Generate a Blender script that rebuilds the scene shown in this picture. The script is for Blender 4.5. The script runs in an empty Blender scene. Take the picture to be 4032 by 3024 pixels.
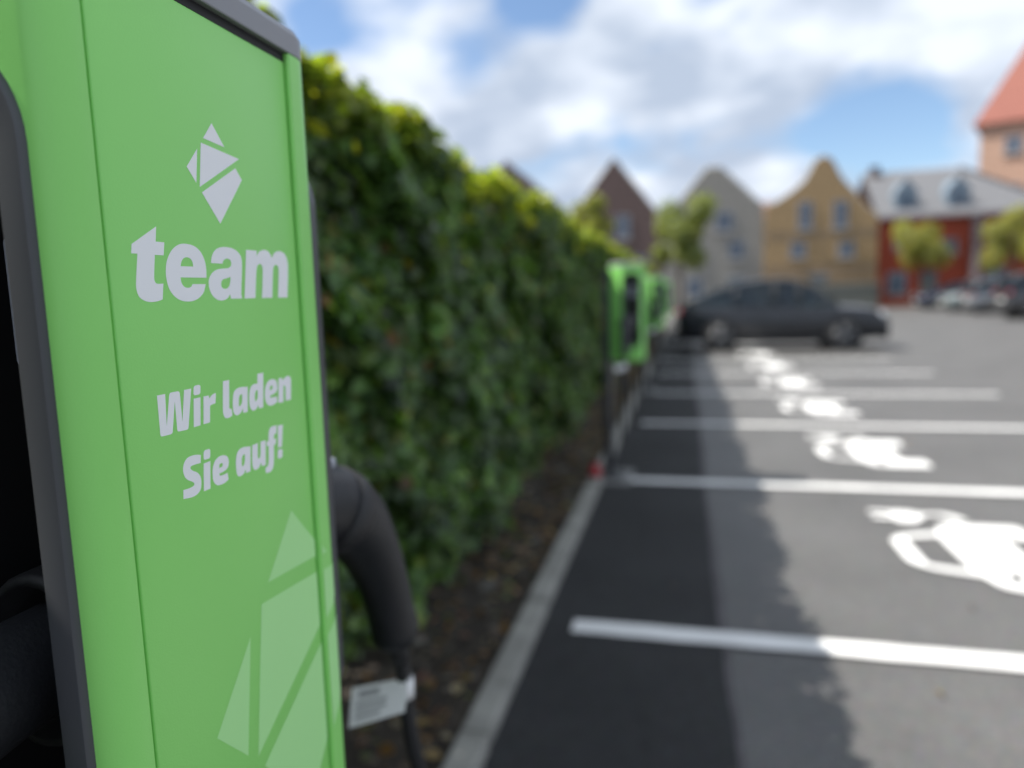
import bpy, bmesh, math, random
import numpy as np
from mathutils import Vector, Matrix

# ------------------------------------------------------------------ camera, sky, sun, exposure
scene = bpy.context.scene
scene.render.engine = 'CYCLES'
scene.cycles.use_denoising = True
scene.cycles.max_bounces = 7
scene.cycles.transparent_max_bounces = 12
scene.cycles.caustics_reflective = False
scene.cycles.caustics_refractive = False
scene.cycles.sample_clamp_indirect = 6.0
scene.view_settings.view_transform = 'Standard'
scene.view_settings.look = 'None'
scene.view_settings.gamma = 1.0
scene.view_settings.exposure = 1.75

EYE = 1.43
GAPS = [(0.201, 0.960, 0.193, 0.072, 0.40), (0.265, 0.945, 0.190, 0.052, 0.32), (-0.169, 0.915, 0.366, 0.060, 0.34), (-0.455, 0.822, 0.342, 0.065, 0.24), (-0.275, 0.918, 0.284, 0.040, 0.14)]
cam_data = bpy.data.cameras.new('camera')
cam = bpy.data.objects.new('camera', cam_data)
scene.collection.objects.link(cam)
scene.camera = cam
cam_data.sensor_width = 36.0
cam_data.lens = 24.77
cam_data.clip_start = 0.02
cam_data.clip_end = 2000.0
yaw, pitch, roll = math.radians(13.928), math.radians(7.147), math.radians(-1.683)
fw = Vector((-math.sin(yaw)*math.cos(pitch), math.cos(yaw)*math.cos(pitch), -math.sin(pitch)))
rt = fw.cross(Vector((0, 0, 1))).normalized()
up = rt.cross(fw)
rt, up = rt*math.cos(roll) + up*math.sin(roll), up*math.cos(roll) - rt*math.sin(roll)
cam.matrix_world = Matrix(((rt.x, up.x, -fw.x, 0), (rt.y, up.y, -fw.y, 0), (rt.z, up.z, -fw.z, EYE), (0, 0, 0, 1)))
cam_data.dof.use_dof = True
cam_data.dof.focus_distance = 0.42
cam_data.dof.aperture_fstop = 2.75

SUN_EL = math.radians(54.0)
SUN_AZ = math.radians(5.0)            # from -X, turned this much towards -Y
sun_from = Vector((-math.cos(SUN_EL)*math.cos(SUN_AZ), -math.cos(SUN_EL)*math.sin(SUN_AZ), math.sin(SUN_EL)))

world = bpy.data.worlds.new('World')
scene.world = world
world.use_nodes = True
wt = world.node_tree
wt.nodes.clear()
def wn(kind, **kw):
    n = wt.nodes.new(kind)
    for k, v in kw.items():
        setattr(n, k, v)
    return n
def wl(a, b):
    wt.links.new(a, b)
def wmath(op, a, b=None, c=None, clamp=False):
    n = wn('ShaderNodeMath', operation=op)
    n.use_clamp = clamp
    for i, v in enumerate((a, b, c)):
        if v is None:
            continue
        if isinstance(v, (int, float)):
            n.inputs[i].default_value = v
        else:
            wl(v, n.inputs[i])
    return n.outputs[0]
sky = wn('ShaderNodeTexSky', sky_type='NISHITA')
sky.sun_disc = False
sky.sun_elevation = SUN_EL
sky.sun_rotation = math.atan2(sun_from.x, sun_from.y)
sky.air_density = 1.0
sky.dust_density = 0.3
sky.ozone_density = 3.0
bg_sky = wn('ShaderNodeBackground')
bg_sky.inputs['Strength'].default_value = 0.05
wl(sky.outputs[0], bg_sky.inputs['Color'])
tc = wn('ShaderNodeTexCoord')
sep = wn('ShaderNodeSeparateXYZ')
wl(tc.outputs['Generated'], sep.inputs[0])
zz = wmath('ADD', wmath('MAXIMUM', sep.outputs['Z'], 0.0), 0.30)
comb = wn('ShaderNodeCombineXYZ')
wl(wmath('DIVIDE', sep.outputs['X'], zz), comb.inputs[0])
wl(wmath('DIVIDE', sep.outputs['Y'], zz), comb.inputs[1])
comb.inputs[2].default_value = 3.7
n1 = wn('ShaderNodeTexNoise')
n1.inputs['Scale'].default_value = 2.1
n1.inputs['Detail'].default_value = 7.0
n1.inputs['Roughness'].default_value = 0.55
n1.inputs['Distortion'].default_value = 0.25
wl(comb.outputs[0], n1.inputs['Vector'])
cover = n1.outputs[0]
# gaps of clear sky between the clouds that the photograph shows
def gap(dx, dy, dz, size, amount, cov):
    d = wn('ShaderNodeVectorMath', operation='DISTANCE')
    wl(tc.outputs['Generated'], d.inputs[0])
    d.inputs[1].default_value = (dx, dy, dz)
    t = wmath('DIVIDE', d.outputs['Value'], size)
    g = wmath('POWER', 2.718, wmath('MULTIPLY', wmath('MULTIPLY', t, t), -1.0))
    return wmath('MULTIPLY_ADD', g, -amount, cov)
for g in GAPS:
    cover = gap(*g, cover)
ramp = wn('ShaderNodeValToRGB')
ramp.color_ramp.elements[0].position = 0.27
ramp.color_ramp.elements[0].color = (0, 0, 0, 1)
ramp.color_ramp.elements[1].position = 0.43
ramp.color_ramp.elements[1].color = (1, 1, 1, 1)
wl(cover, ramp.inputs[0])
n2 = wn('ShaderNodeTexNoise')
n2.inputs['Scale'].default_value = 3.6
n2.inputs['Detail'].default_value = 5.0
n2.inputs['Roughness'].default_value = 0.5
wl(comb.outputs[0], n2.inputs['Vector'])
ramp2 = wn('ShaderNodeValToRGB')
ramp2.color_ramp.elements[0].position = 0.38
ramp2.color_ramp.elements[0].color = (0.46, 0.54, 0.67, 1)
ramp2.color_ramp.elements[1].position = 0.62
ramp2.color_ramp.elements[1].color = (0.84, 0.90, 1.0, 1)
wl(n2.outputs[0], ramp2.inputs[0])
bg_cloud = wn('ShaderNodeBackground')
bg_cloud.inputs['Strength'].default_value = 0.345
wl(ramp2.outputs[0], bg_cloud.inputs['Color'])
mixw = wn('ShaderNodeMixShader')
wl(ramp.outputs[0], mixw.inputs[0])
wl(bg_sky.outputs[0], mixw.inputs[1])
wl(bg_cloud.outputs[0], mixw.inputs[2])
wout = wn('ShaderNodeOutputWorld')
wl(mixw.outputs[0], wout.inputs[0])

sun_data = bpy.data.lights.new('sun', 'SUN')
sun_data.energy = 2.35
sun_data.angle = math.radians(0.5)
sun_data.color = (1.0, 0.95, 0.87)
sun = bpy.data.objects.new('sun', sun_data)
scene.collection.objects.link(sun)
sun.rotation_euler = (-sun_from).to_track_quat('-Z', 'Y').to_euler()
sun.location = (-10, 0, 20)

# ------------------------------------------------------------------ helpers
random.seed(7)
RNG = np.random.default_rng(11)
COL = scene.collection

def mat(name, color, rough=0.7, var=0.0, scale=8.0, bump=0.0, bump_scale=None, metal=0.0, coat=0.0, color2=None, spec=0.5, detail=6.0):
    m = bpy.data.materials.new(name)
    m.use_nodes = True
    nt = m.node_tree
    b = nt.nodes['Principled BSDF']
    b.inputs['Base Color'].default_value = (*color, 1)
    b.inputs['Roughness'].default_value = rough
    b.inputs['Metallic'].default_value = metal
    b.inputs['Coat Weight'].default_value = coat
    b.inputs['Coat Roughness'].default_value = 0.05
    b.inputs['Specular IOR Level'].default_value = spec
    if var or bump or color2:
        t = nt.nodes.new('ShaderNodeTexCoord')
        n = nt.nodes.new('ShaderNodeTexNoise')
        n.inputs['Scale'].default_value = scale
        n.inputs['Detail'].default_value = detail
        nt.links.new(t.outputs['Object'], n.inputs['Vector'])
        r = nt.nodes.new('ShaderNodeValToRGB')
        c2 = color2 if color2 else tuple(min(1, c*(1+var)) for c in color)
        c1 = color if color2 else tuple(c*(1-var) for c in color)
        r.color_ramp.elements[0].position = 0.32
        r.color_ramp.elements[1].position = 0.68
        r.color_ramp.elements[0].color = (*c1, 1)
        r.color_ramp.elements[1].color = (*c2, 1)
        nt.links.new(n.outputs[0], r.inputs[0])
        nt.links.new(r.outputs[0], b.inputs['Base Color'])
        if bump:
            n3 = nt.nodes.new('ShaderNodeTexNoise')
            n3.inputs['Scale'].default_value = bump_scale or scale*4
            n3.inputs['Detail'].default_value = 4
            nt.links.new(t.outputs['Object'], n3.inputs['Vector'])
            bp = nt.nodes.new('ShaderNodeBump')
            bp.inputs['Strength'].default_value = bump
            bp.inputs['Distance'].default_value = 0.01
            nt.links.new(n3.outputs[0], bp.inputs['Height'])
            nt.links.new(bp.outputs[0], b.inputs['Normal'])
    return m

def leaf_mat(name, transl=0.4):
    m = bpy.data.materials.new(name)
    m.use_nodes = True
    nt = m.node_tree
    b = nt.nodes['Principled BSDF']
    b.inputs['Roughness'].default_value = 0.38
    b.inputs['Specular IOR Level'].default_value = 0.6
    a = nt.nodes.new('ShaderNodeAttribute')
    a.attribute_name = 'leaf_color'
    nt.links.new(a.outputs['Color'], b.inputs['Base Color'])
    tr = nt.nodes.new('ShaderNodeBsdfTranslucent')
    mul = nt.nodes.new('ShaderNodeVectorMath')
    mul.operation = 'MULTIPLY'
    mul.inputs[1].default_value = (1.9, 1.9, 0.8)
    nt.links.new(a.outputs['Color'], mul.inputs[0])
    nt.links.new(mul.outputs[0], tr.inputs['Color'])
    mx = nt.nodes.new('ShaderNodeMixShader')
    mx.inputs[0].default_value = transl
    nt.links.new(b.outputs[0], mx.inputs[1])
    nt.links.new(tr.outputs[0], mx.inputs[2])
    nt.links.new(mx.outputs[0], nt.nodes['Material Output'].inputs['Surface'])
    return m

def glass_mat(name, tint, alpha):
    m = bpy.data.materials.new(name)
    m.use_nodes = True
    nt = m.node_tree
    b = nt.nodes['Principled BSDF']
    b.inputs['Base Color'].default_value = (*tint, 1)
    b.inputs['Roughness'].default_value = 0.04
    tr = nt.nodes.new('ShaderNodeBsdfTransparent')
    tr.inputs['Color'].default_value = (0.75, 0.9, 0.85, 1)
    mx = nt.nodes.new('ShaderNodeMixShader')
    mx.inputs[0].default_value = alpha
    nt.links.new(b.outputs[0], mx.inputs[1])
    nt.links.new(tr.outputs[0], mx.inputs[2])
    nt.links.new(mx.outputs[0], nt.nodes['Material Output'].inputs['Surface'])
    return m

def link_mesh(name, me, m=None, parent=None, loc=None, kind=None):
    if m is not None and not me.materials:
        me.materials.append(m)
    o = bpy.data.objects.new(name, me)
    COL.objects.link(o)
    if parent is not None:
        o.parent = parent
    if loc is not None:
        o.location = loc
    if kind:
        o['kind'] = kind
    return o

def from_bm(name, bm, m, parent=None, smooth=False, kind=None, loc=None):
    bmesh.ops.recalc_face_normals(bm, faces=bm.faces[:])
    me = bpy.data.meshes.new(name)
    bm.to_mesh(me)
    bm.free()
    if smooth:
        for p in me.polygons:
            p.use_smooth = True
    return link_mesh(name, me, m, parent, loc, kind)

def smooth_angle(o, deg=35):
    me = o.data
    for p in me.polygons:
        p.use_smooth = True
    bm = bmesh.new()
    bm.from_mesh(me)
    for e in bm.edges:
        if len(e.link_faces) == 2 and e.calc_face_angle(0) > math.radians(deg):
            e.smooth = False
    bm.to_mesh(me)
    bm.free()
    return o

def thing(name, label, cat, loc=(0, 0, 0), rotz=0.0, group=None):
    o = bpy.data.objects.new(name, None)
    o.empty_display_size = 0.1
    COL.objects.link(o)
    o.location = loc
    o.rotation_euler = (0, 0, rotz)
    o['label'] = label
    o['category'] = cat
    if group:
        o['group'] = group
    return o

def copy_tree(o, parent=None, dloc=None):
    c = o.copy()
    COL.objects.link(c)
    if parent is not None:
        c.parent = parent
    if dloc is not None:
        c.location = dloc
    for ch in list(o.children):
        copy_tree(ch, c)
    return c

def box(bm, x0, x1, y0, y1, z0, z1, bevel=0.0):
    vs = [bm.verts.new((x, y, z)) for x in (x0, x1) for y in (y0, y1) for z in (z0, z1)]
    fs = [bm.faces.new([vs[i] for i in q]) for q in ((0, 1, 3, 2), (4, 6, 7, 5), (0, 4, 5, 1), (2, 3, 7, 6), (0, 2, 6, 4), (1, 5, 7, 3))]
    if bevel:
        es = list({e for f in fs for e in f.edges})
        bmesh.ops.bevel(bm, geom=es, offset=bevel, segments=2, affect='EDGES', profile=0.5)

def box_obj(name, dims, m, parent=None, bevel=0.0, kind=None):
    bm = bmesh.new()
    box(bm, *dims, bevel=bevel)
    return from_bm(name, bm, m, parent, kind=kind)

def prism(bm, pts, axis, a, b):
    """polygon pts (2D) extruded along an axis from a to b. axis 'z': (x,y); 'y': (x,z); 'x': (y,z)"""
    def P(p, t):
        if axis == 'z':
            return (p[0], p[1], t)
        if axis == 'y':
            return (p[0], t, p[1])
        return (t, p[0], p[1])
    v0 = [bm.verts.new(P(p, a)) for p in pts]
    v1 = [bm.verts.new(P(p, b)) for p in pts]
    n = len(pts)
    bm.faces.new(v0)
    bm.faces.new(v1[::-1])
    for i in range(n):
        bm.faces.new((v0[i], v0[(i+1) % n], v1[(i+1) % n], v1[i]))
    return v0, v1

def tube(bm, pts, radii, seg=12, squash=None, cap=True):
    pts = [Vector(p) for p in pts]
    rings = []
    prev = None
    for i, p in enumerate(pts):
        t = (pts[min(i+1, len(pts)-1)] - pts[max(i-1, 0)]).normalized()
        if prev is None:
            ref = Vector((1, 0, 0)) if abs(t.x) < 0.9 else Vector((0, 1, 0))
            u = (ref - t*ref.dot(t)).normalized()
        else:
            u = (prev - t*prev.dot(t)).normalized()
        prev = u
        v = t.cross(u)
        r = radii[i] if hasattr(radii, '__len__') else radii
        su = 1.0 if squash is None else squash
        rings.append([bm.verts.new(p + u*(r*su*math.cos(2*math.pi*k/seg)) + v*(r*math.sin(2*math.pi*k/seg))) for k in range(seg)])
    for a, b in zip(rings, rings[1:]):
        for k in range(seg):
            bm.faces.new((a[k], a[(k+1) % seg], b[(k+1) % seg], b[k]))
    if cap:
        bm.faces.new(rings[0][::-1])
        bm.faces.new(rings[-1])

def spline(pts, n=8):
    """Catmull-Rom through 3D points"""
    P = [Vector(p) for p in pts]
    P = [P[0]*2-P[1]] + P + [P[-1]*2-P[-2]]
    out = []
    for i in range(1, len(P)-2):
        for k in range(n):
            t = k/n
            a, b, c, d = P[i-1], P[i], P[i+1], P[i+2]
            out.append(0.5*((2*b) + (c-a)*t + (2*a-5*b+4*c-d)*t*t + (3*b-a-3*c+d)*t**3))
    out.append(P[-2])
    return out

def rounded_rect(x0, x1, z0, z1, r, n=8):
    pts = []
    for cx, cz, a0 in ((x1-r, z1-r, 0), (x0+r, z1-r, 90), (x0+r, z0+r, 180), (x1-r, z0+r, 270)):
        for k in range(n+1):
            a = math.radians(a0 + 90*k/n)
            pts.append((cx + r*math.cos(a), cz + r*math.sin(a)))
    return pts

def loop_points(text):
    """'x,y' corner, 'x,ys' smooth, 'x,y,r' rounded corner -> list of 2D points"""
    raw = []
    for t in text.split():
        k = 0
        if t.endswith('s'):
            k, t = 's', t[:-1]
        a = [float(q) for q in t.split(',')]
        raw.append((a[0], a[1], a[2] if len(a) == 3 else k))
    n = len(raw)
    out = []
    for i, (x, y, k) in enumerate(raw):
        if k not in (0, 's'):
            p = Vector((x, y)); a = Vector(raw[i-1][:2]) - p; b = Vector(raw[(i+1) % n][:2]) - p
            r = min(k, a.length*0.48, b.length*0.48)
            A = p + a.normalized()*r; B = p + b.normalized()*r
            for q in range(6):
                t = q/5
                out.append(tuple(A*(1-t)**2 + p*2*t*(1-t) + B*t*t))
            continue
        out.append((x, y))
        x2, y2, k2 = raw[(i+1) % n]
        if k == 's' or k2 == 's':
            p1 = Vector((x, y)); p2 = Vector((x2, y2))
            L = (p2-p1).length
            t1 = (p2 - Vector(raw[i-1][:2])).normalized()*L if k == 's' else (p2-p1)
            t2 = (Vector(raw[(i+2) % n][:2]) - p1).normalized()*L if k2 == 's' else (p2-p1)
            for q in range(1, 5):
                t = q/5
                h = ((2*t**3-3*t*t+1), (t**3-2*t*t+t), (-2*t**3+3*t*t), (t**3-t*t))
                out.append(tuple(p1*h[0] + t1*h[1] + p2*h[2] + t2*h[3]))
    return out

def filled(name, loops, to3d, m, parent, depth=0.0):
    """fill closed 2D loops (holes allowed) and place every vertex with to3d"""
    cu = bpy.data.curves.new('outline', 'CURVE')
    cu.dimensions = '2D'
    cu.fill_mode = 'BOTH'
    cu.extrude = depth
    for pts in loops:
        sp = cu.splines.new('POLY')
        sp.points.add(len(pts)-1)
        for q, p in zip(sp.points, pts):
            q.co = (p[0], p[1], 0, 1)
        sp.use_cyclic_u = True
    tmp = bpy.data.objects.new('outline', cu)
    COL.objects.link(tmp)
    me = bpy.data.meshes.new_from_object(tmp.evaluated_get(bpy.context.evaluated_depsgraph_get()))
    bpy.data.objects.remove(tmp)
    bpy.data.curves.remove(cu)
    me.name = name
    me.materials.clear()
    for v in me.vertices:
        v.co = to3d(v.co)
    return link_mesh(name, me, m, parent)

def leaves(name, P, N, size, colors, m, parent=None, kind='stuff', fold=0.25, aspect=0.6):
    """many leaf-shaped faces: centres P, facing N, sizes, colours; one mesh"""
    n = len(P)
    N = N/np.maximum(np.linalg.norm(N, axis=1, keepdims=True), 1e-6)
    A = RNG.normal(size=(n, 3))
    T = A - N*np.sum(A*N, axis=1, keepdims=True)
    T /= np.maximum(np.linalg.norm(T, axis=1, keepdims=True), 1e-6)
    B = np.cross(N, T)
    s = size[:, None]
    w = s*aspect*0.5
    V = np.empty((n, 6, 3))
    V[:, 0] = P - T*s*0.5
    V[:, 1] = P - T*s*0.12 + B*w + N*w*fold
    V[:, 2] = P + T*s*0.22 + B*w*0.8 + N*w*fold
    V[:, 3] = P + T*s*0.5 - N*s*0.06
    V[:, 4] = P + T*s*0.22 - B*w*0.8 + N*w*fold
    V[:, 5] = P - T*s*0.12 - B*w + N*w*fold
    me = bpy.data.meshes.new(name)
    me.vertices.add(n*6)
    me.vertices.foreach_set('co', V.reshape(-1))
    base = (np.arange(n)*6)[:, None]
    idx = np.concatenate([base + np.array([0, 1, 2, 3]), base + np.array([0, 3, 4, 5])], axis=1).reshape(-1)
    me.loops.add(n*8)
    me.loops.foreach_set('vertex_index', idx.astype(np.int32))
    me.polygons.add(n*2)
    me.polygons.foreach_set('loop_start', (np.arange(n*2)*4).astype(np.int32))
    me.polygons.foreach_set('loop_total', np.full(n*2, 4, np.int32))
    me.update(calc_edges=True)
    at = me.color_attributes.new('leaf_color', 'FLOAT_COLOR', 'POINT')
    C = np.ones((n, 6, 4))
    C[:, :, :3] = colors[:, None, :]
    at.data.foreach_set('color', C.reshape(-1))
    return link_mesh(name, me, m, parent, kind=kind)

# outlines of the printed logo and lettering on the front panel, in millimetres (along the panel, height)
GLYPHS = {
 'team': [
  ['358.79,1476.2 357.28,1467.33 364.39,1467.33 362.88,1459.64 355.65,1459.62 353.47,1446.52s 353.75,1444.21s 355.22,1443.02s 360.51,1443.11 358.79,1433.78 354.58,1432.8s 349.37,1432.41s 344.42,1433.17s 340.41,1435.49s 338.89,1439.32s 338.92,1442.91s 342.08,1459.64 337.46,1459.59 338.36,1464.76'],
  ['381.85,1467.68s 375.84,1466.53s 369.79,1462.83s 365.29,1456.92s 363.49,1450.72s 363.5,1445.51s 365.16,1439.82s 369.09,1435.49s 374.42,1433s 380.85,1432.22s 386.89,1432.83s 392.53,1435.05s 396.45,1438.34s 398.7,1443.07 386.24,1443.06 384.6,1441.35s 381.19,1440.69s 378.03,1441.56s 376.18,1444s 375.77,1446.96 400.02,1447.19 400.5,1452.22s 399.71,1457.82s 396.49,1463.26s 390.82,1466.7s', '376.71,1453.8 377.76,1456.46s 379.83,1458.64s 382.99,1459.42s 386.07,1458.76s 387.81,1456.6s 388.14,1453.92'],
  ['405.8,1456.77 406.86,1460.69s 409.78,1464.46s 414.22,1466.89s 421.11,1467.98s 428.89,1467.63s 434.9,1465.68s 438.56,1462.12s 439.06,1456.62s 435.86,1437.18s 436.22,1433.45 423.85,1433.48 423.17,1436.41 419.31,1433.47s 412.77,1432.38s 406.75,1434.14s 402.81,1438.33s 401.7,1443.5s 403.19,1447.66s 407.27,1451.11s 412.45,1452.98s 422.79,1454.03s 425.71,1455.09s 427.01,1457.02s 426.26,1459.42s 422.71,1460.29s 419.13,1459.12s 417.63,1456.73', '425.1,1448.16 420.16,1447s 416.47,1446.2s 414.53,1443.63s 415.14,1441.08s 418.6,1440.13s 422.04,1441.27s 424.16,1444.26s'],
  ['445.12,1467.55 457.85,1467.45 457.45,1463.55 460.22,1466.55s 467.04,1468.58s 473.1,1467.33s 476.8,1463.26 479.91,1466.67s 486.13,1468.67s 493.23,1467.64s 497.25,1463.55s 498.2,1457.42s 494.39,1433.62 481.26,1433.63 484.68,1454.57s 484.1,1456.97s 481.22,1458.25s 478.44,1456.79s 477.1,1453.77s 473.47,1433.58 460.27,1433.6 463.67,1453.99s 463.02,1456.87s 460.45,1458.11s 457.47,1456.68s 455.84,1453.2s 452.08,1433.62 439.1,1433.42'],
 ],
 'wir_laden': [
  ['346.98,1378.05 353.73,1378.02 352.67,1358.75 357.24,1378.23,1.84 366.19,1378.16,2.09 366.27,1358.99 370.13,1378.21 376.68,1378.18 370.97,1353.26,1.7 361.13,1353.62,1.66 361.25,1372.52 356.89,1353.23,1.65 346.78,1353.47,1.53'],
  ['378.96,1379.53,1.93 385.58,1379.64,1.96 384.81,1373.54,1.74 378.19,1373.43,1.72'],
  ['378.01,1371.53 384.55,1371.53 382.42,1353.73 376,1353.65'],
  ['387.42,1371.56 392.78,1371.5 392.99,1369.34 395.28,1371.04s 397.47,1371.86s 399.97,1372.15 398.76,1365.41 395.57,1365.18s 393.15,1364.65 391.78,1353.89 385.31,1353.82'],
  ['408.15,1378.86 414.8,1378.92 412.62,1360.51 412.93,1359.37 415,1359.08 415.32,1354.45 412.58,1353.65s 409.34,1353.51s 406.78,1354.8s 405.75,1357.65s 405.9,1361.13'],
  ['434.94,1371.44 432.74,1354.05 427.5,1354.1 427.36,1357.39 425.06,1354.86s 420.21,1353.65s 417.16,1355.71s 416.54,1359.87s 417.18,1365.49s 418.97,1369.99s 422.93,1372.07s 428.46,1372.3s', '427.82,1367.29 425.83,1367.19s 424.33,1365.86s 423.6,1362.6s 423.67,1359.45s 425.75,1360.33s 427.22,1362.53s'],
  ['447.59,1379.29 455.02,1379.41 451.83,1354.17 446.37,1354.14 445.83,1356.66 443.43,1354.52s 439.78,1353.62s 436.46,1355.66s 435.42,1359.79s 436.28,1366.58s 438.37,1370.73s 442.33,1372.45s 446.71,1372.38', '446.38,1367.76 444.19,1367.2s 442.92,1365.13s 442.44,1362.7s 442.87,1360.13s 444.66,1360.87s 445.74,1362.72s'],
  ['465.59,1373.24s 460.52,1372.41s 456.74,1369.31s 455.06,1364.42s 455.12,1359.29s 457.05,1355.65s 460.88,1353.9s 465.46,1354.06s 470.55,1355.38 470.34,1359.63 464.33,1359.62s 461.66,1360.12s 461.82,1361.39 467.41,1362.15s 470.86,1363.77s 472.06,1367.29s 470.89,1371.38s', '461.68,1365.3 462.15,1367.56s 463.92,1368.62s 465.56,1367.89s 464.67,1365.92s'],
  ['474.15,1372.72 478.62,1372.81 479.78,1370.55 482.9,1372.3s 487.42,1373.22s 490.7,1371.64s 491.24,1368.04s 489.32,1354.4 481.81,1354.45 482.73,1364.81s 481.69,1366.56s 480.28,1365.41s 478.63,1353.87 471.81,1354.23'],
 ],
 'sie_auf': [
  ['380.17,1334.91 379.53,1329.89 373.66,1330.11s 370.42,1329.88s 369.76,1328.72s 371.33,1327s 375.56,1324.6s 378.13,1321.47s 378.65,1317.72s 377.27,1313.13s 373.83,1310.95s 368.59,1310.46s 361.17,1311.52 361.74,1317.03 367.48,1316.75s 371.05,1317.18s 372.01,1318.17s 370.73,1319.76s 366.29,1322.36s 363.84,1325.19s 363.06,1329.31s 364.43,1333.31s 368.02,1335.95s 373.15,1336.3s 376.99,1335.82s'],
  ['383.25,1337.13,1.97 389.85,1337.03,2 389.06,1330.8,1.78 382.46,1330.86,1.76'],
  ['382.2,1328.8 388.83,1328.98 386.76,1311.03 380.21,1311.04'],
  ['403.19,1329.43s 398.17,1329.84s 393.28,1327.74s 390.67,1323.75s 389.91,1318.86s 390.55,1314.53s 393.69,1311.44s 398.99,1310.7s 403.86,1311.43s 405.77,1312.36 405.3,1316.92 398.66,1316.69s 397,1317.26s 396.94,1318.45 401.85,1318.84s 405.72,1320.25s 407.39,1323.41s 406.64,1327.5s', '397.18,1322.04 397.62,1324.36s 399.13,1324.93s 400.96,1324.49 400.52,1322.72s'],
  ['432.85,1329.07 430.71,1311.54 425.56,1311.5 425.25,1314.17 422.78,1311.82s 417.7,1311.07s 415.32,1313.24s 414.79,1318.24s 415.57,1324.36s 418.05,1328.64s 422.74,1330.28s 427.89,1329.89s', '425.74,1325.04 423.65,1324.92s 422.25,1323.28s 421.58,1320.5s 421.95,1317.21s 424.02,1318.43s 425.24,1321.1s'],
  ['435.04,1329.34 441.73,1329.68 440.74,1320.49s 440.98,1318.4s 442.26,1318.35s 443.74,1319.8s 445.28,1329.94 451.8,1329.61 449.59,1311.45 444.72,1311.76 443.95,1314.62 441,1311.76s 436.64,1310.96s 434,1313.24s 433.55,1317.63s'],
  ['452.94,1328.07 455.42,1328.59 456,1333.16s 457.83,1336.96s 461.16,1338.16s 467.11,1337.83 466.39,1332.14 463.55,1331.65s 462.57,1329.74 462.4,1328.45 465.41,1328.1 464.26,1324.1 461.82,1323.83 460.22,1311.24s 458.63,1307.39s 455.15,1305.1s 448.91,1305.38 448.99,1309.52 451.74,1310.14s 453.43,1312.87s 454.9,1324.53 452.56,1325.04'],
  ['468.72,1337.26 475.71,1336.86 472.26,1320.23 467.08,1320.56'],
  ['466.43,1319.11,1.56 473,1318.46,1.57 471.98,1311.94,1.57 465.56,1312.21,1.56'],
 ],
 'logo': [
  ['417.67,1547.31 429.48,1534.19 407.89,1535.89'],
  ['405.25,1532.62 444.84,1529.2 400.71,1504.33'],
  ['401.25,1528.14 397.84,1506.48 389.87,1515.22'],
  ['439.83,1522.32 446.3,1515.19 418.63,1483.01 402.45,1501.23'],
 ],
}

# ------------------------------------------------------------------ materials
M = {}
def asphalt(name, c, var, agg, rough=0.9, spec=0.3):
    m = mat(name, c, rough=rough, var=var, scale=1.3, spec=spec)
    nt = m.node_tree
    b = nt.nodes['Principled BSDF']
    src = b.inputs['Base Color'].links[0].from_socket
    t = [n for n in nt.nodes if n.type == 'TEX_COORD'][0]
    v = nt.nodes.new('ShaderNodeTexVoronoi')
    v.inputs['Scale'].default_value = 110
    nt.links.new(t.outputs['Object'], v.inputs['Vector'])
    n4 = nt.nodes.new('ShaderNodeTexNoise')
    n4.inputs['Scale'].default_value = 14
    n4.inputs['Detail'].default_value = 8
    n4.inputs['Roughness'].default_value = 0.75
    nt.links.new(t.outputs['Object'], n4.inputs['Vector'])
    r = nt.nodes.new('ShaderNodeValToRGB')
    r.color_ramp.elements[0].position = 0.25
    r.color_ramp.elements[1].position = 0.75
    r.color_ramp.elements[0].color = (1-agg, 1-agg, 1-agg, 1)
    r.color_ramp.elements[1].color = (1+agg, 1+agg, 1+agg*0.9, 1)
    nt.links.new(n4.outputs[0], r.inputs[0])
    mul = nt.nodes.new('ShaderNodeMix')
    mul.data_type = 'RGBA'
    mul.blend_type = 'MULTIPLY'
    mul.inputs[0].default_value = 1
    nt.links.new(src, mul.inputs[6])
    nt.links.new(r.outputs[0], mul.inputs[7])
    sp = nt.nodes.new('ShaderNodeMix')
    sp.data_type = 'RGBA'
    sp.blend_type = 'MULTIPLY'
    sp.inputs[0].default_value = 0.55
    nt.links.new(mul.outputs[2], sp.inputs[6])
    nt.links.new(v.outputs['Color'], sp.inputs[7])
    hs = nt.nodes.new('ShaderNodeHueSaturation')
    hs.inputs['Saturation'].default_value = 0.35
    hs.inputs['Value'].default_value = 1.3
    nt.links.new(sp.outputs[2], hs.inputs['Color'])
    nt.links.new(hs.outputs[0], b.inputs['Base Color'])
    bp = nt.nodes.new('ShaderNodeBump')
    bp.inputs['Strength'].default_value = 0.5
    bp.inputs['Distance'].default_value = 0.006
    nt.links.new(v.outputs['Distance'], bp.inputs['Height'])
    nt.links.new(bp.outputs[0], b.inputs['Normal'])
    return m
M['old_asphalt'] = asphalt('old_asphalt', (0.087, 0.084, 0.078), 0.14, 0.16, 0.62, 0.6)
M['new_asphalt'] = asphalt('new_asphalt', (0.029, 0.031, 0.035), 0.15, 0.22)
M['seam'] = mat('seam_bitumen', (0.085, 0.078, 0.083), 0.85, 0.25, 9)
M['far_ground'] = mat('far_paving', (0.16, 0.155, 0.145), 0.9, 0.2, 0.6)
M['soil'] = mat('soil', (0.022, 0.017, 0.013), 0.95, 0.5, 14, 1.0, 40, color2=(0.055, 0.045, 0.034))
M['concrete'] = mat('kerb_concrete', (0.27, 0.265, 0.24), 0.9, 0.22, 7, 0.4, 60)
M['pad'] = mat('pad_concrete', (0.24, 0.24, 0.235), 0.9, 0.15, 9, 0.3, 60)
M['paint'] = mat('road_paint', (0.78, 0.78, 0.77), 0.75, 0.0, 5, 0.15, 90, color2=(0.68, 0.68, 0.67))
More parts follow.
